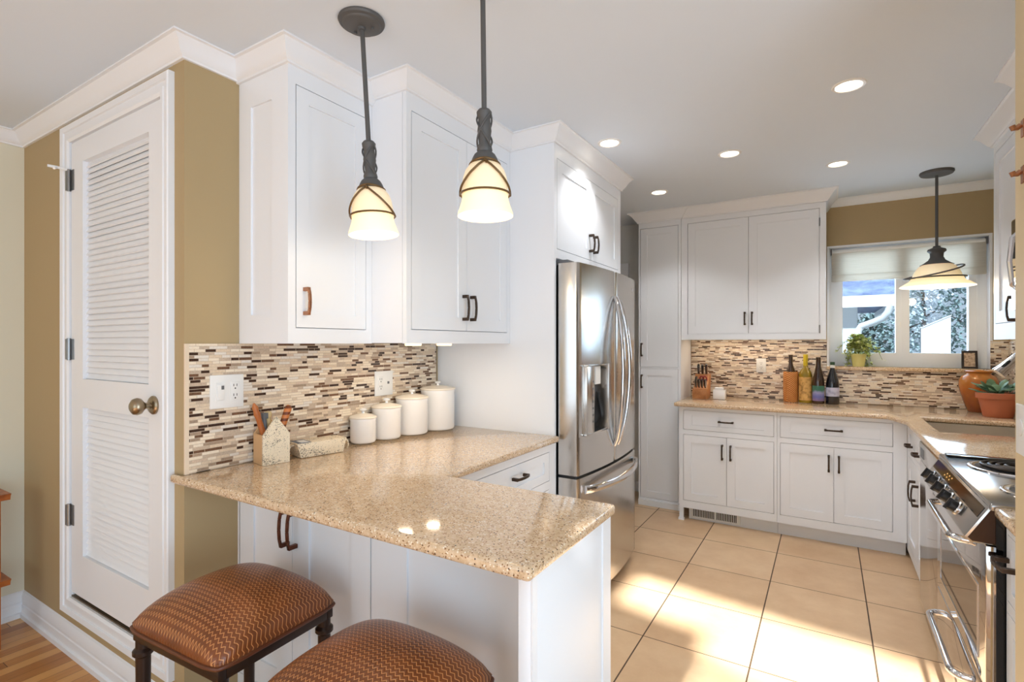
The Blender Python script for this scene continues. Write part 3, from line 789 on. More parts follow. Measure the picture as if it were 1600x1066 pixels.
# ---- sink and faucet
b = MB()
zb = .72
for (a0, a1, c0, c1, q0, q1) in ((sx0-.012, sx0+.0, sy0-.012, sy1+.012, zb, .882), (sx1, sx1+.012, sy0-.012, sy1+.012, zb, .882), (sx0, sx1, sy0-.012, sy0, zb, .882), (sx0, sx1, sy1, sy1+.012, zb, .882), (sx0-.012, sx1+.012, sy0-.012, sy1+.012, zb-.012, zb)):
    b.box(a0, a1, c0, c1, q0, q1)
sk = tag(b.build('sink', mat('taupe_sink', hexc(186, 172, 152), .35)), 'taupe undermount sink set in the worktop under the window', 'sink')
c = thing('faucet', 'chrome pull-down kitchen faucet arching over the sink', 'faucet', (1.003, 3.40, .914))
b = MB(); b.lathe([(0, 0), (.03, 0), (.03, .012), (.022, .02), (.019, .13), (0, .13)], (1.003, 3.40, .914), 20); b.build('base', M_chrome, c)
path = [(1.003, 3.40, 1.03), (1.003, 3.40, 1.22)]
for i in range(0, 13): a = PI*i/12*.80; path.append((1.003-.115+.115*math.cos(a), 3.40-.02*i/12, 1.25+.115*math.sin(a)))
b = MB(); b.tube(path, .014, 14); b.build('spout', M_chrome, c)
e = Vector(path[-1]); dd = (Vector(path[-1])-Vector(path[-2])).normalized()
b = MB(); b.tube([e-dd*.005, e+dd*.02, e+dd*.09, e+dd*.125], .02, 18, rs=[.018, .022, .026, .031]); hd = b.build('spray_head', M_chrome, c)
sd = Vector((-.6, -.75, .1)).normalized(); sd = (sd-dd*sd.dot(dd)).normalized(); pc = e+dd*.075+sd*.0235
b = MB(); b.tube([pc-dd*.022, pc-dd*.012, pc+dd*.012, pc+dd*.022], .009, 10, rs=[.004, .008, .008, .004]); b.build('spray_button', M_blackp, hd)
b = MB(); b.tube([(1.003, 3.385, .99), (1.003, 3.34, 1.0), (.998, 3.31, 1.03)], .007, 8); b.build('lever', M_chrome, c)

# ------------------------------------------------------------------ refrigerator
c = thing('refrigerator', 'stainless french-door refrigerator with curved handles and water dispenser', 'refrigerator', (-1.4, 2.765, 0))
fy0, fy1, fm = 2.318, 3.213, 2.7655
b = MB(); b.box(-1.86, -1.165, fy0+.004, fy1-.004, .03, 1.765); b.box(-1.30, -1.165, fy0+.03, fy1-.03, 0, .03); b.build('body', M_steeld, c)
def fx(y): return -1.047+.033*(1-((y-fm)/.45)**2)
def door_poly(y0, y1, back=-1.148, r=.014, n=14):
    pts = [(back, y0), (fx(y0)-r, y0), (fx(y0)-r*.3, y0+r*.3)]
    for i in range(n+1):
        y = y0+r+(y1-y0-2*r)*i/n; pts.append((fx(y), y))
    pts += [(fx(y1)-r*.3, y1-r*.3), (fx(y1)-r, y1), (back, y1)]
    return pts
dz_lo, dz_hi, dy_a, dy_b = .905, 1.262, 2.378, 2.668
# left door built round the dispenser opening
b = MB(); P = door_poly(fy0, fm-.003)
b.prism(P, .715, dz_lo); b.prism(P, dz_hi, 1.772)
def strip(y0, y1, ends):
    n = 6; pts = [(-1.148, y0)]
    if ends == 0: pts += [(fx(y0)-.014, y0), (fx(y0)-.0042, y0+.0042)]; ya_ = y0+.014
    else: ya_ = y0
    yb_ = y1-.014 if ends == 1 else y1
    for i in range(n+1): y = ya_+(yb_-ya_)*i/n; pts.append((fx(y), y))
    if ends == 1: pts += [(fx(y1)-.0042, y1-.0042), (fx(y1)-.014, y1)]
    pts.append((-1.148, y1)); return pts
b.prism(strip(fy0, dy_a, 0), dz_lo, dz_hi); b.prism(strip(dy_b, fm-.003, 1), dz_lo, dz_hi)
ld = b.build('left_door', M_steel, c, ang=30)
b = MB(); b.prism(door_poly(fm+.003, fy1), .715, 1.772); rd = b.build('right_door', M_steel, c, ang=30)
b = MB(); b.prism(door_poly(fy0, fy1, n=26), .065, .700); fd = b.build('freezer_drawer', M_steel, c, ang=30)
b = MB(); b.box(-1.16, -1.06, fy0+.01, fy1-.01, .700, .715); b.build('gasket', M_blackp, c)
# dispenser
b = MB(); b.box(-1.125, -1.12, dy_a, dy_b, dz_lo, dz_hi); b.build('dispenser_recess', M_greyp, ld)
b = MB()
for (a0, a1, q0, q1) in ((dy_a, dy_a+.008, dz_lo, dz_hi), (dy_b-.008, dy_b, dz_lo, dz_hi), (dy_a, dy_b, dz_lo, dz_lo+.010), (dy_a, dy_b, dz_hi-.008, dz_hi)): b.box(-1.12, fx((a0+a1)/2)+.004, a0, a1, q0, q1)
b.build('dispenser_frame', M_steel, ld, bevel=.002)
b = MB(); b.box(-1.12, -1.022, dy_a+.008, dy_a+.105, dz_lo+.010, dz_hi-.008); b.build('dispenser_control', M_steel, ld, bevel=.002)
b = MB()
for k in range(7): b.box(-1.023, -1.0205, dy_a+.085, dy_a+.093, dz_lo+.06+k*.034, dz_lo+.07+k*.034)
b.build('dispenser_buttons', M_greyp, ld)
b = MB(); b.box(-1.12, -1.035, 2.53, 2.60, 1.155, 1.25); b.tube([(-1.07, 2.565, 1.155), (-1.07, 2.565, 1.13)], .012, 12); b.build('dispenser_nozzle', M_whitep, ld, bevel=.003)
b = MB(); b.prism([(-1.118, 1.10), (-1.110, 1.10), (-1.07, .945), (-1.082, .945)], 2.53, 2.60, lambda p, q, t: (p, t, q)); b.build('dispenser_paddle', M_blackp, ld)
# handles: bowed bars
def bow(yc, sgn, z0, z1):
    path = []; n = 22
    for i in range(n+1):
        t = i/n; z = z0+(z1-z0)*t; o = math.sin(PI*t)
        path.append((-1.012+.066*o**.7, yc+sgn*.012+sgn*.030*o, z))
    return path
for d, s in ((ld, -1), (rd, 1)):
    b = MB(); pth = bow(fm+s*.012, s, .80, 1.635); n = len(pth)
    # flattened bar: width along y .026, depth .014
    rings = []
    for i, p in enumerate(pth):
        w = .011+.008*math.sin(PI*i/(n-1)); dpt = .012
        rings.append([b.bm.verts.new((p[0]+dpt*math.cos(a), p[1]+w*math.sin(a), p[2])) for a in [2*PI*k/12 for k in range(12)]])
    for A, B in zip(rings, rings[1:]):
        for k in range(12): b.bm.faces.new((A[k], A[(k+1) % 12], B[(k+1) % 12], B[k]))
    b.bm.faces.new(rings[0][::-1]); b.bm.faces.new(rings[-1])
    b.build('handle', M_chrome, d)
b = MB(); rings = []; n = 24
for i in range(n+1):
    t = i/n; y = fy0+.055+(fy1-fy0-.11)*t; o = math.sin(PI*t)
    cx_, cz_ = fx(y)+.012+.048*o**.6, .640
    rings.append([b.bm.verts.new((cx_+.011*math.cos(a), y, cz_+.021*math.sin(a))) for a in [2*PI*k/12 for k in range(12)]])
for A, B in zip(rings, rings[1:]):
    for k in range(12): b.bm.faces.new((A[k], A[(k+1) % 12], B[(k+1) % 12], B[k]))
b.bm.faces.new(rings[0][::-1]); b.bm.faces.new(rings[-1]); b.build('handle', M_chrome, fd)
b = MB(); b.box(-1.20, -1.10, fy0+.01, fy0+.09, 1.765, 1.79); b.box(-1.20, -1.10, fy1-.09, fy1-.01, 1.765, 1.79); b.build('hinge_cover', M_greyp, c, bevel=.004)
b = MB(); b.lathe([(0, 0), (.014, 0), (.014, .002), (0, .002)], n=20).xform(Matrix.Translation((fx(3.12), 3.12, 1.70)) @ Matrix.Rotation(PI/2, 4, 'Y')); b.build('badge', M_chrome, rd)

# ------------------------------------------------------------------ back window
b = MB(); fa, fb = 4.775, 4.83
def wb(u0, u1, z0, z1, a=fa, e=fb): b.box(u0, u1, a, e, z0, z1)
wb(wx0, .104, wz0, wz1); wb(.850, wx1, wz0, wz1); wb(.104, .850, wz0, 1.300); wb(.104, .850, 2.05, wz1); wb(.437, .520, 1.300, 2.05)
wb(.470, .478, 1.30, 2.05, fa-.004, fa); wb(.06, .075, wz0, wz1, fa-.006, fa); wb(.895, .905, wz0, wz1, fa-.006, fa); wb(.850, .866, 1.30, 2.05, fa-.005, fa)
w1 = struct(b.build('window_1', M_trim))
b = MB(); b.box(.104, .437, 4.80, 4.804, 1.300, 2.05); b.build('pane', M_tint, w1)
b = MB(); b.box(.520, .850, 4.80, 4.804, 1.300, 2.05); b.build('pane', M_tint, w1)
b = MB(); b.box(.462, .468, fa-.012, fa, 1.49, 1.53); b.build('latch', M_whitep, w1)
b = MB(); b.box(wx0-.012, wx0+.002, YB-.006, fa, wz0, wz1); b.box(wx1-.002, wx1+.012, YB-.006, fa, wz0, wz1); b.box(wx0-.012, wx1+.012, YB-.006, fa, wz1-.002, wz1+.012); struct(b.build('trim_15', M_trim))
b = MB(); b.box(-.003, wx1+.02, YB-.030, fa, 1.167, wz0); struct(b.build('trim_16', M_quartz, bevel=.006))
c = thing('roller_shade', 'cream woven shade pulled down across the top of the window', 'shade', (.48, 4.74, 2.1))
b = MB(); b.box(.030, .938, 4.735, 4.739, 1.90, 2.095); b.build('fabric', M_cloth, c)
b = MB(); b.tube([(.034, 4.745, 2.085), (.934, 4.745, 2.085)], .016, 12); b.build('roller', M_whitep, c)
b = MB(); b.box(.030, .938, 4.728, 4.742, 1.850, 1.902); b.build('hem', M_cloth, c, bevel=.004)
b = MB(); b.box(.024, .032, 4.725, 4.765, 2.06, 2.108); b.box(.936, .944, 4.725, 4.765, 2.06, 2.108); b.build('bracket', M_greyp, c)

# ------------------------------------------------------------------ lamps
def pendant_small(label, top, bottom, grp, a0):
    top, bottom = Vector(top), Vector(bottom)
    c = thing('pendant_lamp', label, 'pendant lamp', (0, 0, 0), grp)
    # built upright below the origin, z = 0 at the rim of the shade
    Lh = (top-bottom).length
    b = MB(); b.tube([(0, 0, .295), (0, 0, Lh-.01)], .0075, 12); b.build('rod', M_iron, c)
    b = MB(); prof = [(0, .305), (.017, .305), (.022, .298), (.021, .288), (.017, .280), (.0185, .262), (.0205, .245), (.0175, .225), (.0165, .208), (.021, .198), (.0225, .190), (.021, .184), (.030, .176), (.036, .165), (.042, .150), (.034, .150), (0, .150)]
    b.lathe(prof, n=20)
    st = b.build('socket', M_iron, c)
    b = MB()
    for ph in (0, PI):
        for hand in (1, -1):
            path = [((.0205+.001*math.sin(t*9))*math.cos(ph+hand*t*3.2), (.0205+.001*math.sin(t*9))*math.sin(ph+hand*t*3.2), .295-t*.10) for t in [k/14 for k in range(15)]]
            b.tube(path, .0028, 6)
    b.build('twisted_vine', M_iron, st)
    prof = [(.030, .152), (.044, .146), (.056, .130), (.063, .108), (.066, .082), (.0665, .060), (.066, .050), (.068, .040), (.074, .022), (.0795, .006), (.0795, 0), (.077, .001), (.071, .022), (.064, .044), (.063, .082), (.060, .106), (.053, .127), (.042, .142), (.030, .148)]
    b = MB(); b.lathe(prof, n=40); b.build('shade', M_lampg, c)
    b = MB()
    def ring(fz, fr, rad, n=44):
        b.tube([(fr(a)*math.cos(a), fr(a)*math.sin(a), fz(a)) for a in [2*PI*k/n for k in range(n)]], rad, 6, closed=True)
    def rad_at(z): 
        pts = [(0, .0815), (.05, .0695), (.08, .0695), (.108, .0665), (.13, .0595), (.146, .047), (.155, .040)]
        for (za, ra), (zb_, rb) in zip(pts, pts[1:]):
            if z <= zb_: return ra+(rb-ra)*(z-za)/(zb_-za)
        return .04
    ring(lambda a: .062, lambda a: .0712, .0031)
    # two crossing arms rising from the hoop to the collar in front
    for s in (1, -1):
        path = []
        for k in range(19):
            t = k/18; z = .060+.086*(.65*(1-math.sin(1.57*(1-t)))+.35*math.sin(t*PI/2)); a = a0+s*1.62*(1-t)
            path.append(((rad_at(z)+.0025)*math.cos(a), (rad_at(z)+.0025)*math.sin(a), z))
        b.tube(path, .0032, 6)
    ring(lambda a: .150+.004*math.cos(2*(a-a0)), lambda a: .043, .0034)
    b.tube([(.052*math.cos(a0), .052*math.sin(a0), .146), (.058*math.cos(a0+.1), .058*math.sin(a0+.1), .138)], .005, 8)
    b.build('wire_band', M_ironwarm, c)
    b = MB(); b.lathe([(0, .022), (.018, .028), (.028, .045), (.028, .06), (.018, .085), (.012, .10), (0, .10)], n=20); b.build('bulb', M_bulb, c)
    d = (top-bottom).normalized()
    c.rotation_euler = Vector((0, 0, 1)).rotation_difference(d).to_euler(); c.location = bottom
    # canopy stays flat to the ceiling: build in world space and bring it under the lamp
    b = MB(); b.lathe([(0, 0), (.072, 0), (.074, -.006), (.071, -.012), (.062, -.015), (.060, -.019), (.056, -.022), (.014, -.026), (.012, -.034), (0, -.034)], n=40)
    for sx in (-.033, .033): b.lathe([(.005, -.022), (.005, -.031), (0, -.033)], (sx, .012, 0), 10)
    b.xform(Matrix.Rotation(.2, 4, 'Z')); b.xform(Matrix.Translation((top.x, top.y, CE(top.y)-.0005)))
    bpy.context.view_layer.update()
    b.xform(c.matrix_world.inverted()); b.build('canopy', M_iron, c)
    l = add_light('pendant_bulb', 'POINT', bottom+d*.02, 1.0, (1, .84, .62), shadow_soft_size=.02); l.location = bottom-d*.012
    return c
pendant_small('dark iron pendant with cream glass bell, hanging on the left nearer the louvered door', (-1.291, 1.170, CE(1.17)), (-1.256, 1.190, 1.722), 'small pendants over the peninsula', -1.08)
pendant_small('dark iron pendant with cream glass bell, hanging in front of the wide wall cabinet', (-.842, 1.212, CE(1.212)), (-.836, 1.218, 1.735), 'small pendants over the peninsula', -.97)

def pendant_big(x, y, zr):
    c = thing('pendant_lamp', 'wide cream glass pendant hanging in front of the kitchen window', 'pendant lamp', (x, y, zr))
    zt = CE(y)
    b = MB(); b.lathe([(0, 0), (.088, 0), (.090, -.008), (.084, -.018), (.02, -.026), (0, -.026)], (x, y, zt), 36); b.build('canopy', M_iron, c)
    b = MB(); b.tube([(x, y, zr+.24), (x, y, zt-.02)], .008, 12); b.build('rod', M_iron, c)
    b = MB(); b.lathe([(0, .26), (.018, .26), (.022, .250), (.046, .240), (.050, .228), (.036, .215), (.034, .190), (.044, .170), (.070, .150), (.088, .140), (.05, .138), (0, .138)], (x, y, zr), 28); b.build('socket', M_iron, c)
    b = MB(); b.lathe([(.070, .148), (.095, .128), (.116, .095), (.128, .062), (.140, .040), (.166, .022), (.190, .006), (.194, 0), (.188, .001), (.160, .016), (.134, .034), (.122, .06), (.110, .092), (.09, .122), (.066, .142)], (0, 0, 0), 48)
    sh = b.build('shade', M_lampg, None); sh.parent = c; ORIG[sh.name] = Vector((x, y, zr))
    b = MB()
    def loop(fz, r, n=60): b.tube([(x+r(a)*math.cos(a), y+r(a)*math.sin(a), zr+fz(a)) for a in [2*PI*k/n for k in range(n)]], .0052, 8, closed=True)
    loop(lambda a: .058+.004*math.sin(a), lambda a: .146)
    loop(lambda a: .094+.044*math.cos(a-.5), lambda a: .150-.022*math.cos(a-.5))
    b.build('wire_band', M_iron, c)
    b = MB(); b.lathe([(0, .004), (.03, .012), (.042, .04), (.03, .08), (0, .09)], (x, y, zr), 20); b.build('bulb', M_bulb, c)
    add_light('pendant_bulb', 'POINT', (x, y, zr-.02), 2.5, (1, .84, .62), shadow_soft_size=.03)
pendant_big(.600, 4.235, 1.735)

lab = ['recessed ceiling light nearest the camera, at upper right', 'recessed ceiling light in front of the cabinet over the refrigerator', 'recessed ceiling light in the middle of the kitchen ceiling', 'recessed ceiling light nearest the window pendant', 'recessed ceiling light in front of the pantry']
for (x, y), L_ in zip(((.077, 2.556), (-.994, 2.62), (-.474, 3.15), (.056, 3.70), (-1.035, 3.72)), lab):
    z = CE(y)
    c = thing('recessed_light', L_, 'ceiling light', (x, y, z), 'recessed ceiling lights')
    b = MB(); b.lathe([(.046, -.001), (.050, -.006), (.060, -.005), (.063, -.0005), (.060, .004), (.046, .004)], (x, y, z), 32); b.build('trim_ring', M_whitep, c)
    b = MB(); b.lathe([(0, -.0022), (.046, -.0022), (.046, .003), (0, .003)], (x, y, z), 32); b.build('lens', M_can, c)
    add_light('downlight', 'SPOT', (x, y, z-.012), 21, (.98, .98, 1), spot_size=math.radians(118), spot_blend=.55, shadow_soft_size=.045, aim=(0, 0, -1))

# ------------------------------------------------------------------ stools
def stool(label, loc, rz):
    c = thing('bar_stool', label, 'stool', (0, 0, 0), 'bar stools at the peninsula')
    w, d = .208, .190; zs = .575
    # cushion: domed superellipse grid
    b = MB(); N = 36; top = {}
    def sup(u, v):
        x = u*w; y = v*d; return x, y
    def h(u, v):
        return .018+.100*(max(0, 1-abs(u)**2.6))**.55*(max(0, 1-abs(v)**2.6))**.55
    def pos(i, j):
        u, v = -1+2*i/N, -1+2*j/N
        # round the corners in plan
        k = max(abs(u), abs(v)); m = min(abs(u), abs(v))
        s = 1-.055*max(0, (m-.62)/.38)**2*(k > .62)
        return (u*w*s, v*d*s)
    for i in range(N+1):
        for j in range(N+1):
            u, v = -1+2*i/N, -1+2*j/N; x, y = pos(i, j); top[i, j] = b.bm.verts.new((x, y, zs+h(u, v)))
    for i in range(N):
        for j in range(N): b.bm.faces.new((top[i, j], top[i+1, j], top[i+1, j+1], top[i, j+1]))
    rim = [(i, 0) for i in range(N)]+[(N, j) for j in range(N)]+[(i, N) for i in range(N, 0, -1)]+[(0, j) for j in range(N, 0, -1)]
    low = [b.bm.verts.new((top[q].co.x*.985, top[q].co.y*.985, zs)) for q in rim]
    for k in range(len(rim)): b.bm.faces.new((top[rim[k]], low[k], low[(k+1) % len(rim)], top[rim[(k+1) % len(rim)]]))
    b.bm.faces.new(low)
    loop = [(top[q].co.x, top[q].co.y, zs+.006) for q in rim]
    cu = b.build('cushion', M_leather, c, ang=60)
    b = MB(); b.tube(loop, .0055, 8, closed=True); b.build('piping', M_leatherp, cu)
    b = MB(); fw, fd = w-.012, d-.012
    b.box(-fw, fw, -fd, -fd+.022, zs-.032, zs); b.box(-fw, fw, fd-.022, fd, zs-.032, zs); b.box(-fw, -fw+.022, -fd+.022, fd-.022, zs-.032, zs); b.box(fw-.022, fw, -fd+.022, fd-.022, zs-.032, zs)
    b.build('seat_frame', M_darkwood, c, bevel=.003)
    for sx in (-1, 1):
        for sy in (-1, 1):
            lx_, ly_ = sx*(w-.030), sy*(d-.030)
            b = MB(); b.lathe([(0, 0), (.016, 0), (.018, .02), (.0155, .05), (.0165, .30), (.0185, zs-.085), (.0185, zs-.078), (.026, zs-.070), (.026, zs-.060), (.0185, zs-.052), (.0185, zs-.03), (0, zs-.03)], (lx_, ly_, 0), 18); b.build('leg', M_darkwood, c)
    b = MB()
    for z, a in ((.20, 0), (.20, 1), (.13, 2), (.13, 3)):
        p = [(-1, -1), (1, -1), (1, 1), (-1, 1)]; A, B = [(0, 1), (2, 3), (1, 2), (3, 0)][a]
        b.tube([(p[A][0]*(w-.03), p[A][1]*(d-.03), z), (p[B][0]*(w-.03), p[B][1]*(d-.03), z)], .010, 10)
    b.build('stretcher', M_darkwood, c)
    c.location = loc; c.rotation_euler = (0, 0, rz); return c
s0 = stool('bar stool with brown woven leather cushion and dark legs, nearer the louvered door', (-1.462, .856, 0), math.radians(3))
s1 = copy_tree(s0); s1.location = (-.864, .822, 0); s1.rotation_euler = (0, 0, math.radians(1)); s1['label'] = 'bar stool with brown woven leather cushion, at the bottom edge nearer the peninsula end'

# ------------------------------------------------------------------ wall plates
def plate(name, label, cat, F, u, z, w, h, devs, grp=None):
    p = F(u, 0, z); c = thing(name, label, cat, p, grp)
    b = MB(); fbox(b, F, u-w/2, u+w/2, 0, .006, z-h/2, z+h/2); b.build('plate', M_whitep, c, bevel=.002)
    for du, kind in devs:
        if kind == 'switch':
            b = MB(); fbox(b, F, u+du-.017, u+du+.017, .006, .0075, z-.034, z+.034); d = b.build('switch', M_whitep, c)
            b = MB(); fbox(b, F, u+du-.0125, u+du+.0125, .0075, .011, z-.030, z+.026); b.build('rocker', M_whitep, d, bevel=.0015)
            b = MB(); fbox(b, F, u+du+.001, u+du+.011, .0108, .0118, z+.008, z+.022); b.build('slider', M_greyp, d)
        elif kind == 'outlet':
            b = MB(); fbox(b, F, u+du-.017, u+du+.017, .006, .0085, z-.034, z+.034); d = b.build('outlet', M_whitep, c, bevel=.001)
            b = MB()
            for dz in (-.018, .018):
                for s in (-.006, .006): fbox(b, F, u+du+s-.0011, u+du+s+.0011, .0084, .009, z+dz-.001, z+dz+.008)
                fbox(b, F, u+du-.0022, u+du+.0022, .0084, .009, z+dz-.011, z+dz-.006)
            b.build('slots', M_dark, d)
        elif kind == 'jack':
            b = MB(); fbox(b, F, u+du-.006, u+du+.006, .006, .008, z-.004, z+.008); b.build('jack', M_greyp, c)
    return c
F = F_posx(XW+.008)
plate('wall_plate', 'white double plate with dimmer and outlet, on mosaic beside the louvered door', 'wall plate', F, 1.068, 1.194, .124, .122, [(-.026, 'switch'), (.028, 'outlet')])
plate('wall_plate', 'white wall plate with an outlet and a jack above the canisters', 'wall plate', F, 1.855, 1.172, .120, .122, [(-.024, 'outlet'), (.028, 'jack')])
F = F_negy(YB-.008)
plate('wall_plate', 'white outlet on the back mosaic between the knife block and the bottles', 'wall plate', F, -.463, 1.190, .072, .115, [(0, 'outlet')])
F = F_negx(.398)
c = plate('wall_plate', 'white wall plate with a round dial on the near edge of the right partition', 'wall plate', F, 1.672, 1.165, .075, .12, [])
b = MB(); b.lathe([(.020, 0), (.020, .0025), (.018, .0035), (0, .0035)], n=24).xform(Matrix.Translation((.392, 1.672, 1.17)) @ Matrix.Rotation(-PI/2, 4, 'Y')); b.build('dial', M_whitep, c)
for z, L_ in ((1.882, 'upper copper hook on the right partition'), (1.772, 'lower copper hook on the right partition')):
    b = MB(); b.box(.395, .398, 1.665, 1.685, z-.02, z+.02); b.tube([(.393, 1.675, z+.008), (.386, 1.675, z+.002), (.380, 1.674, z+.001), (.377, 1.673, z+.009)], .006, 8)
    tag(b.build('wall_hook', M_copper, bevel=0), L_, 'hook', 'copper hooks')

# ------------------------------------------------------------------ left worktop objects
ZT = .914
cans = [(-1.826, 1.664, .058, 1.027), (-1.815, 1.801, .068, 1.062), (-1.800, 1.963, .080, 1.092), (-1.783, 2.146, .090, 1.124)]
cl = ['smallest of the four white lidded canisters', 'second smallest white lidded canister in the row', 'second largest white lidded canister in the row', 'largest white lidded canister, beside the tall white panel']
for (x, y, r, zt), L_ in zip(cans, cl):
    c = thing('canister', L_, 'canister', (x, y, ZT), 'white canisters on the left worktop')
    h = zt-ZT
    b = MB(); b.lathe([(0, .001), (r-.008, .001), (r-.003, .004), (r, .012), (r, h-.012), (r+.002, h-.004), (r+.001, h), (r-.006, h), (0, h-.002)], (x, y, ZT), 40); b.build('body', M_ceramic, c)
    b = MB(); b.lathe([(r+.003, h), (r+.0045, h+.004), (r+.002, h+.009), (r*.7, h+.016), (r*.25, h+.022), (0, h+.022)], (x, y, ZT), 40); ld_ = b.build('lid', M_lid, c)
    b = MB(); b.lathe([(.007, h+.020), (.006, h+.030), (.016, h+.036), (.017, h+.041), (.010, h+.045), (0, h+.046)], (x, y, ZT), 20); b.build('knob', M_ceramic, ld_)

# house-shaped holder
c = thing('utensil_holder', 'speckled cream house-shaped holder with utensils on the left worktop', 'holder', (-1.82, 1.195, ZT))
T = Matrix.Translation((-1.777, 1.194, ZT)) @ Matrix.Rotation(math.radians(-10), 4, 'Z')
def house(x0, x1): 
    return [(-.050, 0), (.050, 0), (.050, .112), (0, .180), (-.050, .112)]
hp = [(-.050, .0005), (.050, .0005), (.050, .112), (0, .180), (-.050, .112)]
b = MB(); b.prism(hp, -.010, 0, lambda p, q, t: (t, p, q)); b.xform(T); b.build('front_panel', M_speck, c)
b = MB(); b.prism(hp, -.088, -.080, lambda p, q, t: (t, p, q)); b.box(-.080, -.010, -.050, -.044, .0005, .112); b.box(-.080, -.010, .044, .050, .0005, .112); b.box(-.080, -.010, -.044, .044, .0005, .008); b.xform(T); b.build('body', M_kraft, c)
def loc(x, y, z): return T @ Vector((x, y, z))
# utensils standing in it
b = MB(); P0, P1 = loc(-.045, -.004, .02), loc(-.045, -.066, .232)
dirv = (P1-P0)
pts = [P0+dirv*t for t in (0, .3, .6, .72, .80, .86, .92, 1)]
b.tube(pts, .01, 10, rs=[.011, .011, .011, .010, .013, .010, .012, .003]); tag(b.build('bottle_opener', M_cherry), 'reddish brown wooden opener leaning left in the house-shaped holder', 'utensil')
b = MB(); P0, P1 = loc(-.035, .0, .03), loc(-.030, .062, .215); dv = P1-P0
stripe = mat('striped_handle', hexc(176, 104, 48), .4); t_ = NT(stripe); v_, x_ = t_.coords()
t_.color(t_.mix(t_.math('GREATER_THAN', t_.math('FRACT', t_.math('DIVIDE', x_[2], .024)), .55), hexc(196, 120, 62), hexc(110, 52, 22)))
b.tube([P0, P0+dv*.3, P0+dv*.9, P0+dv*.97, P1], .0125, 12, rs=[.009, .0125, .0135, .012, .006]); tag(b.build('knife', stripe), 'knife with striped wooden handle leaning right in the house-shaped holder', 'knife')
b = MB(); P0, P1 = loc(-.055, -.012, .03), loc(-.058, -.022, .168); b.tube([P0, P1], .008, 10); b.box(*[v for pr in zip(P1-Vector((.010, .010, .0)), P1+Vector((.010, .010, .022))) for v in pr]); tag(b.build('brush', M_greyp), 'dark grey utensil at the left inside the holder', 'utensil')
b = MB(); P0, P1 = loc(-.062, .008, .03), loc(-.066, -.004, .172); b.tube([P0, P1], .010, 10); b.lathe([(.010, 0), (.014, .01), (.012, .024), (0, .028)], P1-Vector((0, 0, .004)), 14); tag(b.build('spoon', mat('pale_wood', hexc(214, 190, 140), .5)), 'pale wooden utensil behind the gable of the holder', 'utensil')
# speckled caddy with strap handles
c = thing('napkin_caddy', 'low speckled cream caddy with curved end handles on the left worktop', 'caddy', (-1.80, 1.40, ZT))
T2 = Matrix.Translation((-1.803, 1.398, ZT)) @ Matrix.Rotation(math.radians(-12), 4, 'Z')
b = MB(); b.prism([(-.090, .0005), (.090, .0005), (.106, .058), (-.106, .058)], -.046, .046, lambda p, q, t: (t, p, q)); b.xform(T2); b.build('body', M_speck, c, bevel=.002)
b = MB(); b.box(-.040, .040, -.098, -.045, .058, .0595); b.xform(T2); sq = b.build('lid_panel', mat('slate_panel', hexc(110, 118, 128), .5), c); sq['label'] = 'slate grey square on the lid'
b = MB(); b.box(-.020, .030, -.082, -.052, .0595, .0603); b.xform(T2); b.build('lid_motif', M_whitep, sq)
for s in (-1, 1):
    pth = [(.0, s*.104, .052), (.0, s*.120, .050), (0, s*.130, .036), (0, s*.132, .018), (0, s*.126, .006)]
    b = MB()
    for sgn in (1,):
        prev = None
        for q in pth:
            cur = [b.bm.verts.new((q[0]+dx_, q[1]+dy_, q[2]+dz_)) for dx_, dy_, dz_ in ((-.016, 0, 0), (.016, 0, 0), (.016, -s*.004, -.003), (-.016, -s*.004, -.003))]
            if prev:
                for k in range(4): b.bm.faces.new((prev[k], prev[(k+1) % 4], cur[(k+1) % 4], cur[k]))
            else: b.bm.faces.new(cur)
            prev = cur
        b.bm.faces.new(prev)
    b.xform(T2); b.build('handle', M_speck, c)

# ------------------------------------------------------------------ back worktop objects
c = thing('knife_block', 'slanted wooden knife block in the corner beside the pantry', 'knife block', (-.89, 4.50, ZT))
kx0, kx1 = -.950, -.838
b = MB(); b.prism([(4.40, ZT+.0005), (4.56, ZT+.0005), (4.60, ZT+.20), (4.515, ZT+.20), (4.455, ZT+.085), (4.40, ZT+.085)], kx0, kx1, lambda p, q, t: (t, p, q)); b.build('block', M_block, c, bevel=.003)
kd = Vector((.10, -.62, .78)).normalized(); i = 0
kl = []
for (u, y, z, l) in ((-.925, 4.538, ZT+.19, .12), (-.895, 4.540, ZT+.19, .115), (-.863, 4.538, ZT+.19, .12), (-.930, 4.475, ZT+.125, .07)):
    kl.append((u, y, z, l))
for k in range(4): kl.append((-.922+k*.024, 4.416, ZT+.098, .085))
klab = ['black knife handle at top left of the knife block', 'black knife handle at top centre of the knife block', 'black knife handle at top right of the knife block', 'short black knife at left middle of the knife block',
        'leftmost black steak knife in the lower row of the block', 'second black steak knife from left in the lower row', 'third black steak knife from left in the lower row', 'rightmost black steak knife in the lower row of the block']
for (u, y, z, l), L_ in zip(kl, klab):
    c = thing('knife', L_, 'knife', (u, y, z), 'knives in the block')
    p = Vector((u, y, z)); b = MB(); b.tube([p-kd*.004, p+kd*.012, p+kd*l*.8, p+kd*l], .008, 10, rs=[.005, .009, .011, .008]); b.build('grip', M_blackp, c)
    b = MB(); b.tube([p+kd*.004-Vector((-.006, .0085, .0)), p+kd*l*.9-Vector((-.006, .0095, .0))], .0028, 6); b.build('spine', M_chrome, c)
c = thing('scissors', 'red handled kitchen scissors in the middle of the knife block', 'scissors', (-.868, 4.47, ZT+.13))
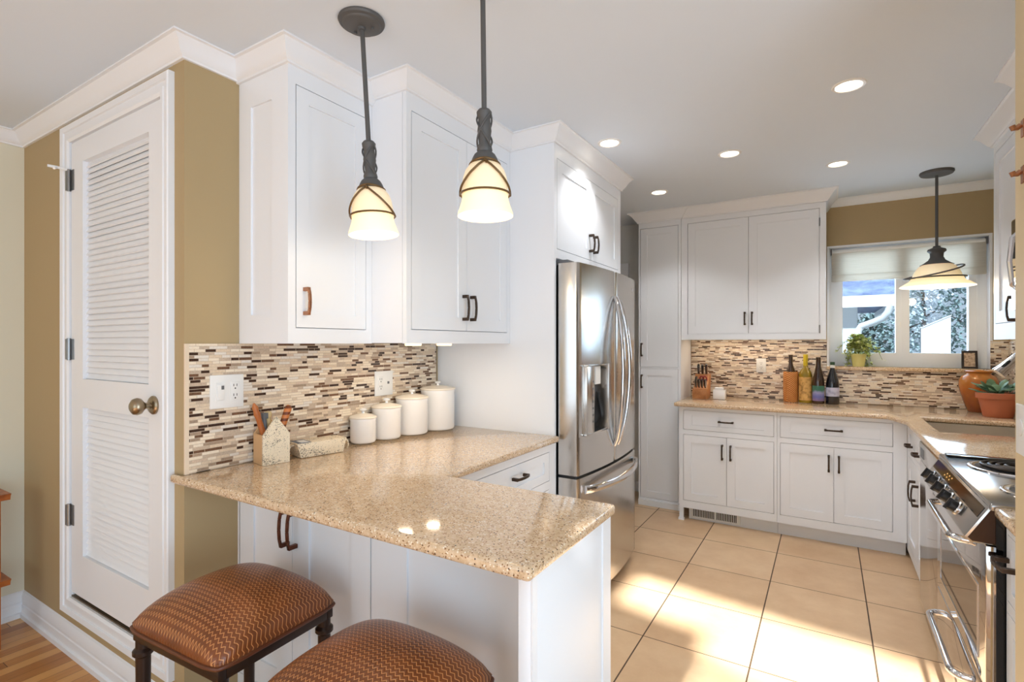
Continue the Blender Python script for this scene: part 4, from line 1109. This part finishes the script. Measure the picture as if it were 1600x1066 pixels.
for dx_ in (-.013, .013):
    p = Vector((-.872+dx_, 4.448, ZT+.165))
    b = MB(); b.tube([p+Vector((.014*math.cos(a), -.012*math.sin(a), .021*math.sin(a))) for a in [2*PI*k/16 for k in range(16)]], .0055, 8, closed=True); b.build('grip', mat('red_plastic', hexc(150, 40, 44), .4), c)
b = MB(); b.tube([(-.872, 4.446, ZT+.168), (-.872, 4.462, ZT+.158)], .006, 8); b.build('blade', M_chrome, c)
c = thing('white_box', 'small square white box with a knob lid right of the knife block', 'box', (-.752, 4.50, ZT))
b = MB(); b.box(-.799, -.706, 4.455, 4.545, ZT+.0005, ZT+.078); b.build('body', M_ceramic, c, bevel=.004)
b = MB(); b.box(-.787, -.722, 4.468, 4.532, ZT+.078, ZT+.096); b.build('lid', M_ceramic, c, bevel=.004)

def bottle(name, label, x, y, prof, m, extra=(), n=28):
    c = thing(name, label, 'bottle', (x, y, ZT), 'bottles on the back worktop')
    b = MB(); b.lathe(prof, (x, y, ZT), n); b.build('glass', m, c)
    for nm, pr, mm in extra:
        b = MB(); b.lathe(pr, (x, y, ZT), n); b.build(nm, mm, c)
    return c
def glassy(name, rgb, rough=.05): return mat(name, hexc(*rgb), rough, spec=.7, coat=.5)
G_brown = glassy('brown_glass', (54, 34, 20)); G_black = glassy('black_glass', (22, 22, 30)); G_yellow = glassy('yellow_wine', (150, 124, 22))
def paper(name, stops, sc=40):
    m = mat(name, stops[0][1], .6); t = NT(m); v, x = t.coords(); t.color(t.ramp(t.noise(v, sc, 3), stops)); return m
weave = mat('wicker', hexc(190, 118, 56), .6); t_ = NT(weave); v_, x_ = t_.coords()
ck = t_.math('MULTIPLY', t_.math('SINE', t_.math('MULTIPLY', x_[2], 420)), t_.math('SINE', t_.math('MULTIPLY', t_.math('ADD', x_[0], x_[1]), 300)))
t_.color(t_.ramp(t_.math('ADD', ck, t_.math('MULTIPLY', t_.noise(v_, 30, 3), .8)), [(.0, hexc(146, 82, 34)), (.45, hexc(196, 124, 60)), (.95, hexc(222, 166, 100))])); t_.bump(ck, .4, .003)
bottle('wine_bottle', 'dark bottle standing in a brown woven sleeve, leftmost of the four', -.243, 4.585, [(0, .001), (.037, .001), (.038, .01), (.038, .22), (.030, .25), (.0165, .285), (.0145, .30), (.0145, .355), (.016, .358), (.016, .368), (0, .368)], G_brown,
       [('woven_sleeve', [(.0, .0004), (.050, .0004), (.052, .01), (.054, .12), (.053, .232), (.050, .236), (.047, .232), (.0385, .228)], weave)])
bottle('wine_bottle', 'yellow wine bottle with yellow capsule and tan label', -.142, 4.575, [(0, .0005), (.044, .0005), (.046, .008), (.046, .215), (.038, .24), (.018, .272), (.0145, .29), (.0145, .30), (0, .30)], G_yellow,
       [('label', [(.0464, .02), (.0466, .021), (.0466, .198), (.0464, .199)], paper('tan_label', [(.3, hexc(120, 84, 40)), (.5, hexc(214, 168, 96)), (.75, hexc(228, 190, 120))], 34)),
        ('capsule', [(.0150, .282), (.0158, .29), (.0158, .356), (.0165, .360), (.0160, .372), (0, .372)], mat('yellow_foil', hexc(222, 196, 50), .35))])
lbl = mat('violet_label', hexc(120, 110, 160), .5); t_ = NT(lbl); v_, x_ = t_.coords(); t_.color(t_.ramp(t_.math('ADD', t_.math('MULTIPLY', x_[2], 8), t_.math('MULTIPLY', t_.noise(v_, 40, 2), .25)), [(.25, hexc(150, 120, 150)), (.55, hexc(104, 110, 176)), (.8, hexc(150, 150, 190)), (.95, hexc(60, 110, 90))]))
bottle('beer_bottle', 'tall brown bottle with violet and green label', -.056, 4.548, [(0, .0005), (.038, .0005), (.040, .008), (.040, .16), (.036, .195), (.024, .25), (.017, .29), (.0155, .335), (.0165, .337), (.0165, .352), (0, .352)], G_brown,
       [('label', [(.0404, .022), (.0406, .023), (.0406, .136), (.0404, .137)], lbl)])
bottle('wine_bottle', 'black wine bottle with pale lilac label and green cap, nearest the window', .035, 4.562, [(0, .0005), (.042, .0005), (.044, .008), (.044, .15), (.038, .19), (.024, .235), (.0155, .262), (.0145, .285), (0, .285)], G_black,
       [('label', [(.0444, .060), (.0446, .061), (.0446, .126), (.0444, .127)], paper('lilac_label', [(.3, hexc(150, 150, 184)), (.6, hexc(206, 206, 226))], 30)),
        ('neck_band', [(.0148, .272), (.0156, .274), (.0156, .293), (.0148, .295)], M_whitep), ('cap', [(.0150, .294), (.0155, .296), (.0155, .316), (.013, .318), (0, .318)], mat('green_cap', hexc(50, 78, 56), .4))])

# ledge: ivy and picture frame
c = thing('potted_ivy', 'trailing variegated ivy in a pale yellow pot on the window ledge', 'plant', (.205, 4.722, wz0))
b = MB(); b.lathe([(0, .0005), (.038, .0005), (.040, .006), (.050, .085), (.053, .088), (.053, .098), (.048, .098), (.046, .088), (0, .086)], (.205, 4.722, wz0), 28); b.build('pot', mat('pale_yellow_pot', hexc(236, 228, 150), .3), c)
b = MB(); rnd = random.Random(3)
def leaf(b, p, d, up, l, w):
    d = d.normalized(); sdv = d.cross(up)
    if sdv.length < 1e-3: sdv = Vector((1, 0, 0))
    sdv.normalize(); q = [p, p+d*l*.35+sdv*w*.5+up*l*.05, p+d*l*.75+sdv*w*.32, p+d*l, p+d*l*.75-sdv*w*.32, p+d*l*.35-sdv*w*.5+up*l*.05]
    b.bm.faces.new([b.bm.verts.new(v) for v in q])
stems = []
for k in range(90):
    a = rnd.uniform(0, 2*PI); out = rnd.uniform(.03, .15); fall = rnd.uniform(.02, .27) if out > .062 else rnd.uniform(-.02, .03)
    if math.sin(a) > 0: out *= .6; fall = min(fall, .10) if out < .062 else fall
    if math.sin(a) < -.2 and fall > .12: fall = .12
    path = []
    for i in range(9):
        t = i/8; z = .095+.125*math.sin(min(1, t*1.6)*PI*.5)*rnd.uniform(.9, 1.1)-fall*t*t
        path.append(Vector((.205+out*math.cos(a)*t, 4.722+out*math.sin(a)*t*.9-.008, wz0+max(z, .012))))
    stems.append(path)
    for i in range(1, 9):
        for s in (0, 1):
            dv = Vector((rnd.uniform(-1, 1), rnd.uniform(-1, .4), rnd.uniform(-.5, .7)))
            leaf(b, path[i], dv, Vector((0, 0, 1)), rnd.uniform(.022, .036), rnd.uniform(.020, .028))
for v in b.bm.verts:
    v.co.y = min(v.co.y, 4.765); v.co.z = max(v.co.z, wz0+.003)
b.build('foliage', M_ivy, c, ang=80)
b = MB()
for pth in stems: b.tube(pth, .0016, 5)
b.build('stems', mat('ivy_stem', hexc(120, 128, 70), .6), c)
c = thing('picture_frame', 'small dark framed picture leaning on the window ledge', 'picture', (.848, 4.72, wz0))
TF = Matrix.Translation((.848, 4.712, wz0+.0005)) @ Matrix.Rotation(math.radians(-9), 4, 'X')
b = MB(); b.box(-.043, .043, 0, .012, 0, .014); b.box(-.043, .043, 0, .012, .112, .126); b.box(-.043, -.030, 0, .012, .014, .112); b.box(.030, .043, 0, .012, .014, .112); b.xform(TF); b.build('frame', mat('dark_frame', hexc(44, 32, 26), .4), c, bevel=.001)
b = MB(); b.box(-.030, .030, .005, .010, .014, .112); b.xform(TF); pic = b.build('picture', paper('tan_print', [(.35, hexc(150, 128, 108)), (.5, hexc(200, 178, 154)), (.7, hexc(214, 196, 172))], 60), c)

# urn and potted succulent
tag(MB().lathe([(0, .0005), (.058, .0005), (.062, .01), (.074, .05), (.094, .12), (.104, .175), (.102, .21), (.088, .238), (.066, .250), (.062, .258), (.072, .266), (.076, .272), (.070, .276), (.060, .268), (.056, .25), (.060, .24), (0, .235)], (.865, 4.565, ZT), 40).build('urn', M_glaze), 'amber brown glazed urn behind the terracotta pot', 'urn')
c = thing('potted_succulent', 'green succulent in a terracotta pot beside the sink', 'plant', (.905, 4.30, ZT))
pc_ = (.905, 4.30, ZT)
b = MB(); b.lathe([(0, .0005), (.066, .0005), (.070, .004), (.093, .112), (.093, .114), (.104, .116), (.107, .150), (.101, .152), (.094, .150), (.092, .125), (0, .125)], pc_, 44); b.build('pot', M_terra, c)
b = MB(); b.lathe([(0, .132), (.0925, .130)], pc_, 30); b.build('soil', M_soil, c)
b = MB(); rnd = random.Random(11)
for k in range(34):
    a = rnd.uniform(0, 2*PI); r0 = rnd.uniform(.0, .06); el = rnd.uniform(.25, 1.2); l = rnd.uniform(.06, .11)
    p = Vector((pc_[0]+r0*math.cos(a), pc_[1]+r0*math.sin(a), ZT+.128+rnd.uniform(0, .04)))
    d = Vector((math.cos(a)*math.cos(el), math.sin(a)*math.cos(el), math.sin(el)))
    sdv = d.cross(Vector((0, 0, 1))).normalized(); nn = sdv.cross(d)
    rows = []
    for t, w, hh in ((0, .006, .003), (.3, .015, .005), (.6, .024, .006), (.85, .018, .004), (1, .003, .002)):
        cpt = p+d*l*t-Vector((0, 0, .02*t*t)); rows.append([b.bm.verts.new(cpt+sdv*w), b.bm.verts.new(cpt+nn*hh), b.bm.verts.new(cpt-sdv*w), b.bm.verts.new(cpt-nn*hh*.6)])
    for A, B in zip(rows, rows[1:]):
        for q in range(4): b.bm.faces.new((A[q], A[(q+1) % 4], B[(q+1) % 4], B[q]))
for v in b.bm.verts: v.co.x = min(v.co.x, XR-.014)
b.build('leaves', M_leaf, c, ang=70)

# ------------------------------------------------------------------ wooden stand at the far left
c = thing('side_stand', 'reddish wooden two-tier stand against the cream wall at far left', 'table', (-3.28, .6, 0))
def tier(z, e): 
    b = MB(); b.prism([(-.145-e, z), (-.135-e, z-.012), (-.13, z-.030), (.13, z-.030), (.135+e, z-.012), (.145+e, z)], .42, .795, lambda p, q, t: (-3.275+p, t, q)); return b
tier(.695, .0).build('table_top', M_cherry, c); tier(.310, .0).build('shelf', M_cherry, c)
for x in (-3.40, -3.18):
    for y in (.44, .735):
        b = MB(); b.box(x, x+.03, y, y+.03, 0, .28); b.box(x, x+.03, y, y+.03, .31, .665); b.build('leg', M_cherry, c)

# ------------------------------------------------------------------ outside
b = MB(); b.box(-12, 16, 4.9, 30, -.35, -.25); struct(b.build('ground', mat('winter_lawn', hexc(176, 178, 170), .9)))
M_siding = mat('white_siding', hexc(214, 217, 222), .6); t_ = NT(M_siding); v_, x_ = t_.coords(); t_.bump(t_.math('FRACT', t_.math('DIVIDE', x_[2], .14)), .8, .02)
shing = mat('slate_shingles', hexc(104, 116, 150), .8); t_ = NT(shing); v_, x_ = t_.coords()
t_.color(t_.ramp(t_.noise(v_, 5, 5, .7), [(.3, hexc(74, 84, 112)), (.7, hexc(132, 146, 182))])); t_.bump(t_.math('FRACT', t_.math('DIVIDE', x_[1], .16)), .9, .03)
c = thing('neighbor_house', 'white neighbouring house with slate roof outside the window', 'house', (-1, 9.6, -.25))
b = MB(); b.box(-5, .36, 8.58, 11.2, -.25, 1.95); b.build('wall', M_siding, c)
b = MB(); b.prism([(8.35, 2.02), (10.1, 3.0), (11.85, 2.02), (11.85, 1.95), (8.35, 1.95)], -5.3, .80, lambda p, q, t: (t, p, q)); b.build('roof', shing, c)
b = MB(); b.box(-5.3, .82, 8.28, 8.36, 1.86, 2.01); b.box(.76, .82, 8.36, 11.8, 1.86, 2.0); b.box(-5.3, .76, 8.36, 8.6, 1.92, 1.95); b.build('eave', mat('white_gutter', hexc(246, 247, 248), .5), c)
b = MB(); b.tube([(.70, 8.31, 1.90), (.69, 8.32, 1.80), (.64, 8.36, 1.71), (.52, 8.45, 1.65), (.40, 8.52, 1.61), (.365, 8.53, 1.54), (.36, 8.53, 1.4), (.36, 8.53, -.25)], .045, 10); b.build('downspout', M_siding, c)
c = thing('garden_panel', 'white garden panel with slanted top seen through the right window pane', 'garden panel', (1.7, 12.4, -.25))
b = MB(); b.prism([(1.50, -.25), (1.93, -.25), (1.93, 1.88), (1.50, 1.66)], 12.2, 12.35, lambda p, q, t: (p, t, q)); b.build('wall', M_siding, c)
b = MB(); b.prism([(1.49, 1.655), (1.94, 1.885), (1.94, 1.895), (1.49, 1.665)], 12.18, 12.37, lambda p, q, t: (p, t, q)); b.build('cap', mat('shed_roof', hexc(230, 234, 238), .6), c)
fol = [mat('foliage_a', hexc(118, 138, 136), .8), mat('foliage_b', hexc(160, 178, 180), .8), mat('foliage_c', hexc(206, 214, 222), .8)]
bark = mat('bark', hexc(86, 78, 74), .9)
def tree(label, x, y, h, r, m, nl, rnd, cat='tree'):
    c = thing('tree', label, cat, (x, y, -.25), 'trees outside the window')
    b = MB(); b.tube([(x, y, -.25), (x+.05, y, h*.35), (x, y+.05, h*.8)], .08, 8, rs=[.09, .06, .02])
    for k in range(10):
        a = rnd.uniform(0, 2*PI); z = rnd.uniform(.25, .8)*h; b.tube([(x, y, z), (x+r*.5*math.cos(a), y+r*.5*math.sin(a), z+.2), (x+r*.9*math.cos(a), y+r*.9*math.sin(a), z+.3)], .02, 5, rs=[.03, .018, .006])
    b.build('trunk', bark, c)
    b = MB()
    for k in range(nl):
        a = rnd.uniform(0, 2*PI); rr = r*math.sqrt(rnd.random()); z = rnd.uniform(-.1, h); rr *= math.sin(PI*min(1, (z+.4)/(h+.4)))**.4+.1
        p = Vector((x+rr*math.cos(a), y+rr*math.sin(a), z)); d = Vector((rnd.uniform(-1, 1), rnd.uniform(-1, 1), rnd.uniform(-1, 1)))
        leaf(b, p, d, Vector((rnd.uniform(-.4, .4), rnd.uniform(-.4, .4), 1)).normalized(), rnd.uniform(.07, .15), rnd.uniform(.04, .09))
    b.build('crown', m, c, ang=80)
rt = random.Random(5)
tree('bluish green shrub outside behind the downspout of the house', .85, 13.6, 2.0, .42, fol[0], 1800, rt, 'shrub')
tree('tall grey green tree outside behind the middle bar of the window', 1.40, 15.3, 4.2, .55, fol[1], 2600, rt)
tree('tall dark green tree outside at the right of the window', 2.62, 14.6, 4.4, .52, fol[0], 2600, rt)
tree('pale frosty tree outside filling the middle of the right pane', 2.10, 17.0, 4.8, .62, fol[2], 3000, rt)
tree('grey green tree outside far left behind the house roof', .62, 17.0, 5.2, .6, fol[0], 2000, rt)

b = MB(); b.tube([(-.95, -.40, 2.622), (-.55, -.535, 2.620), (-.30, -.60, 2.612), (-.10, -.63, 2.606), (.1, -.70, 2.60)], .04, 10, rs=[.045, .040, .030, .020, .008])  # added out of view only to cast a streak across the sun patch
tag(b.build('added_branch', bark), 'unseen branch added on the roof to shade the sun patch', 'branch')
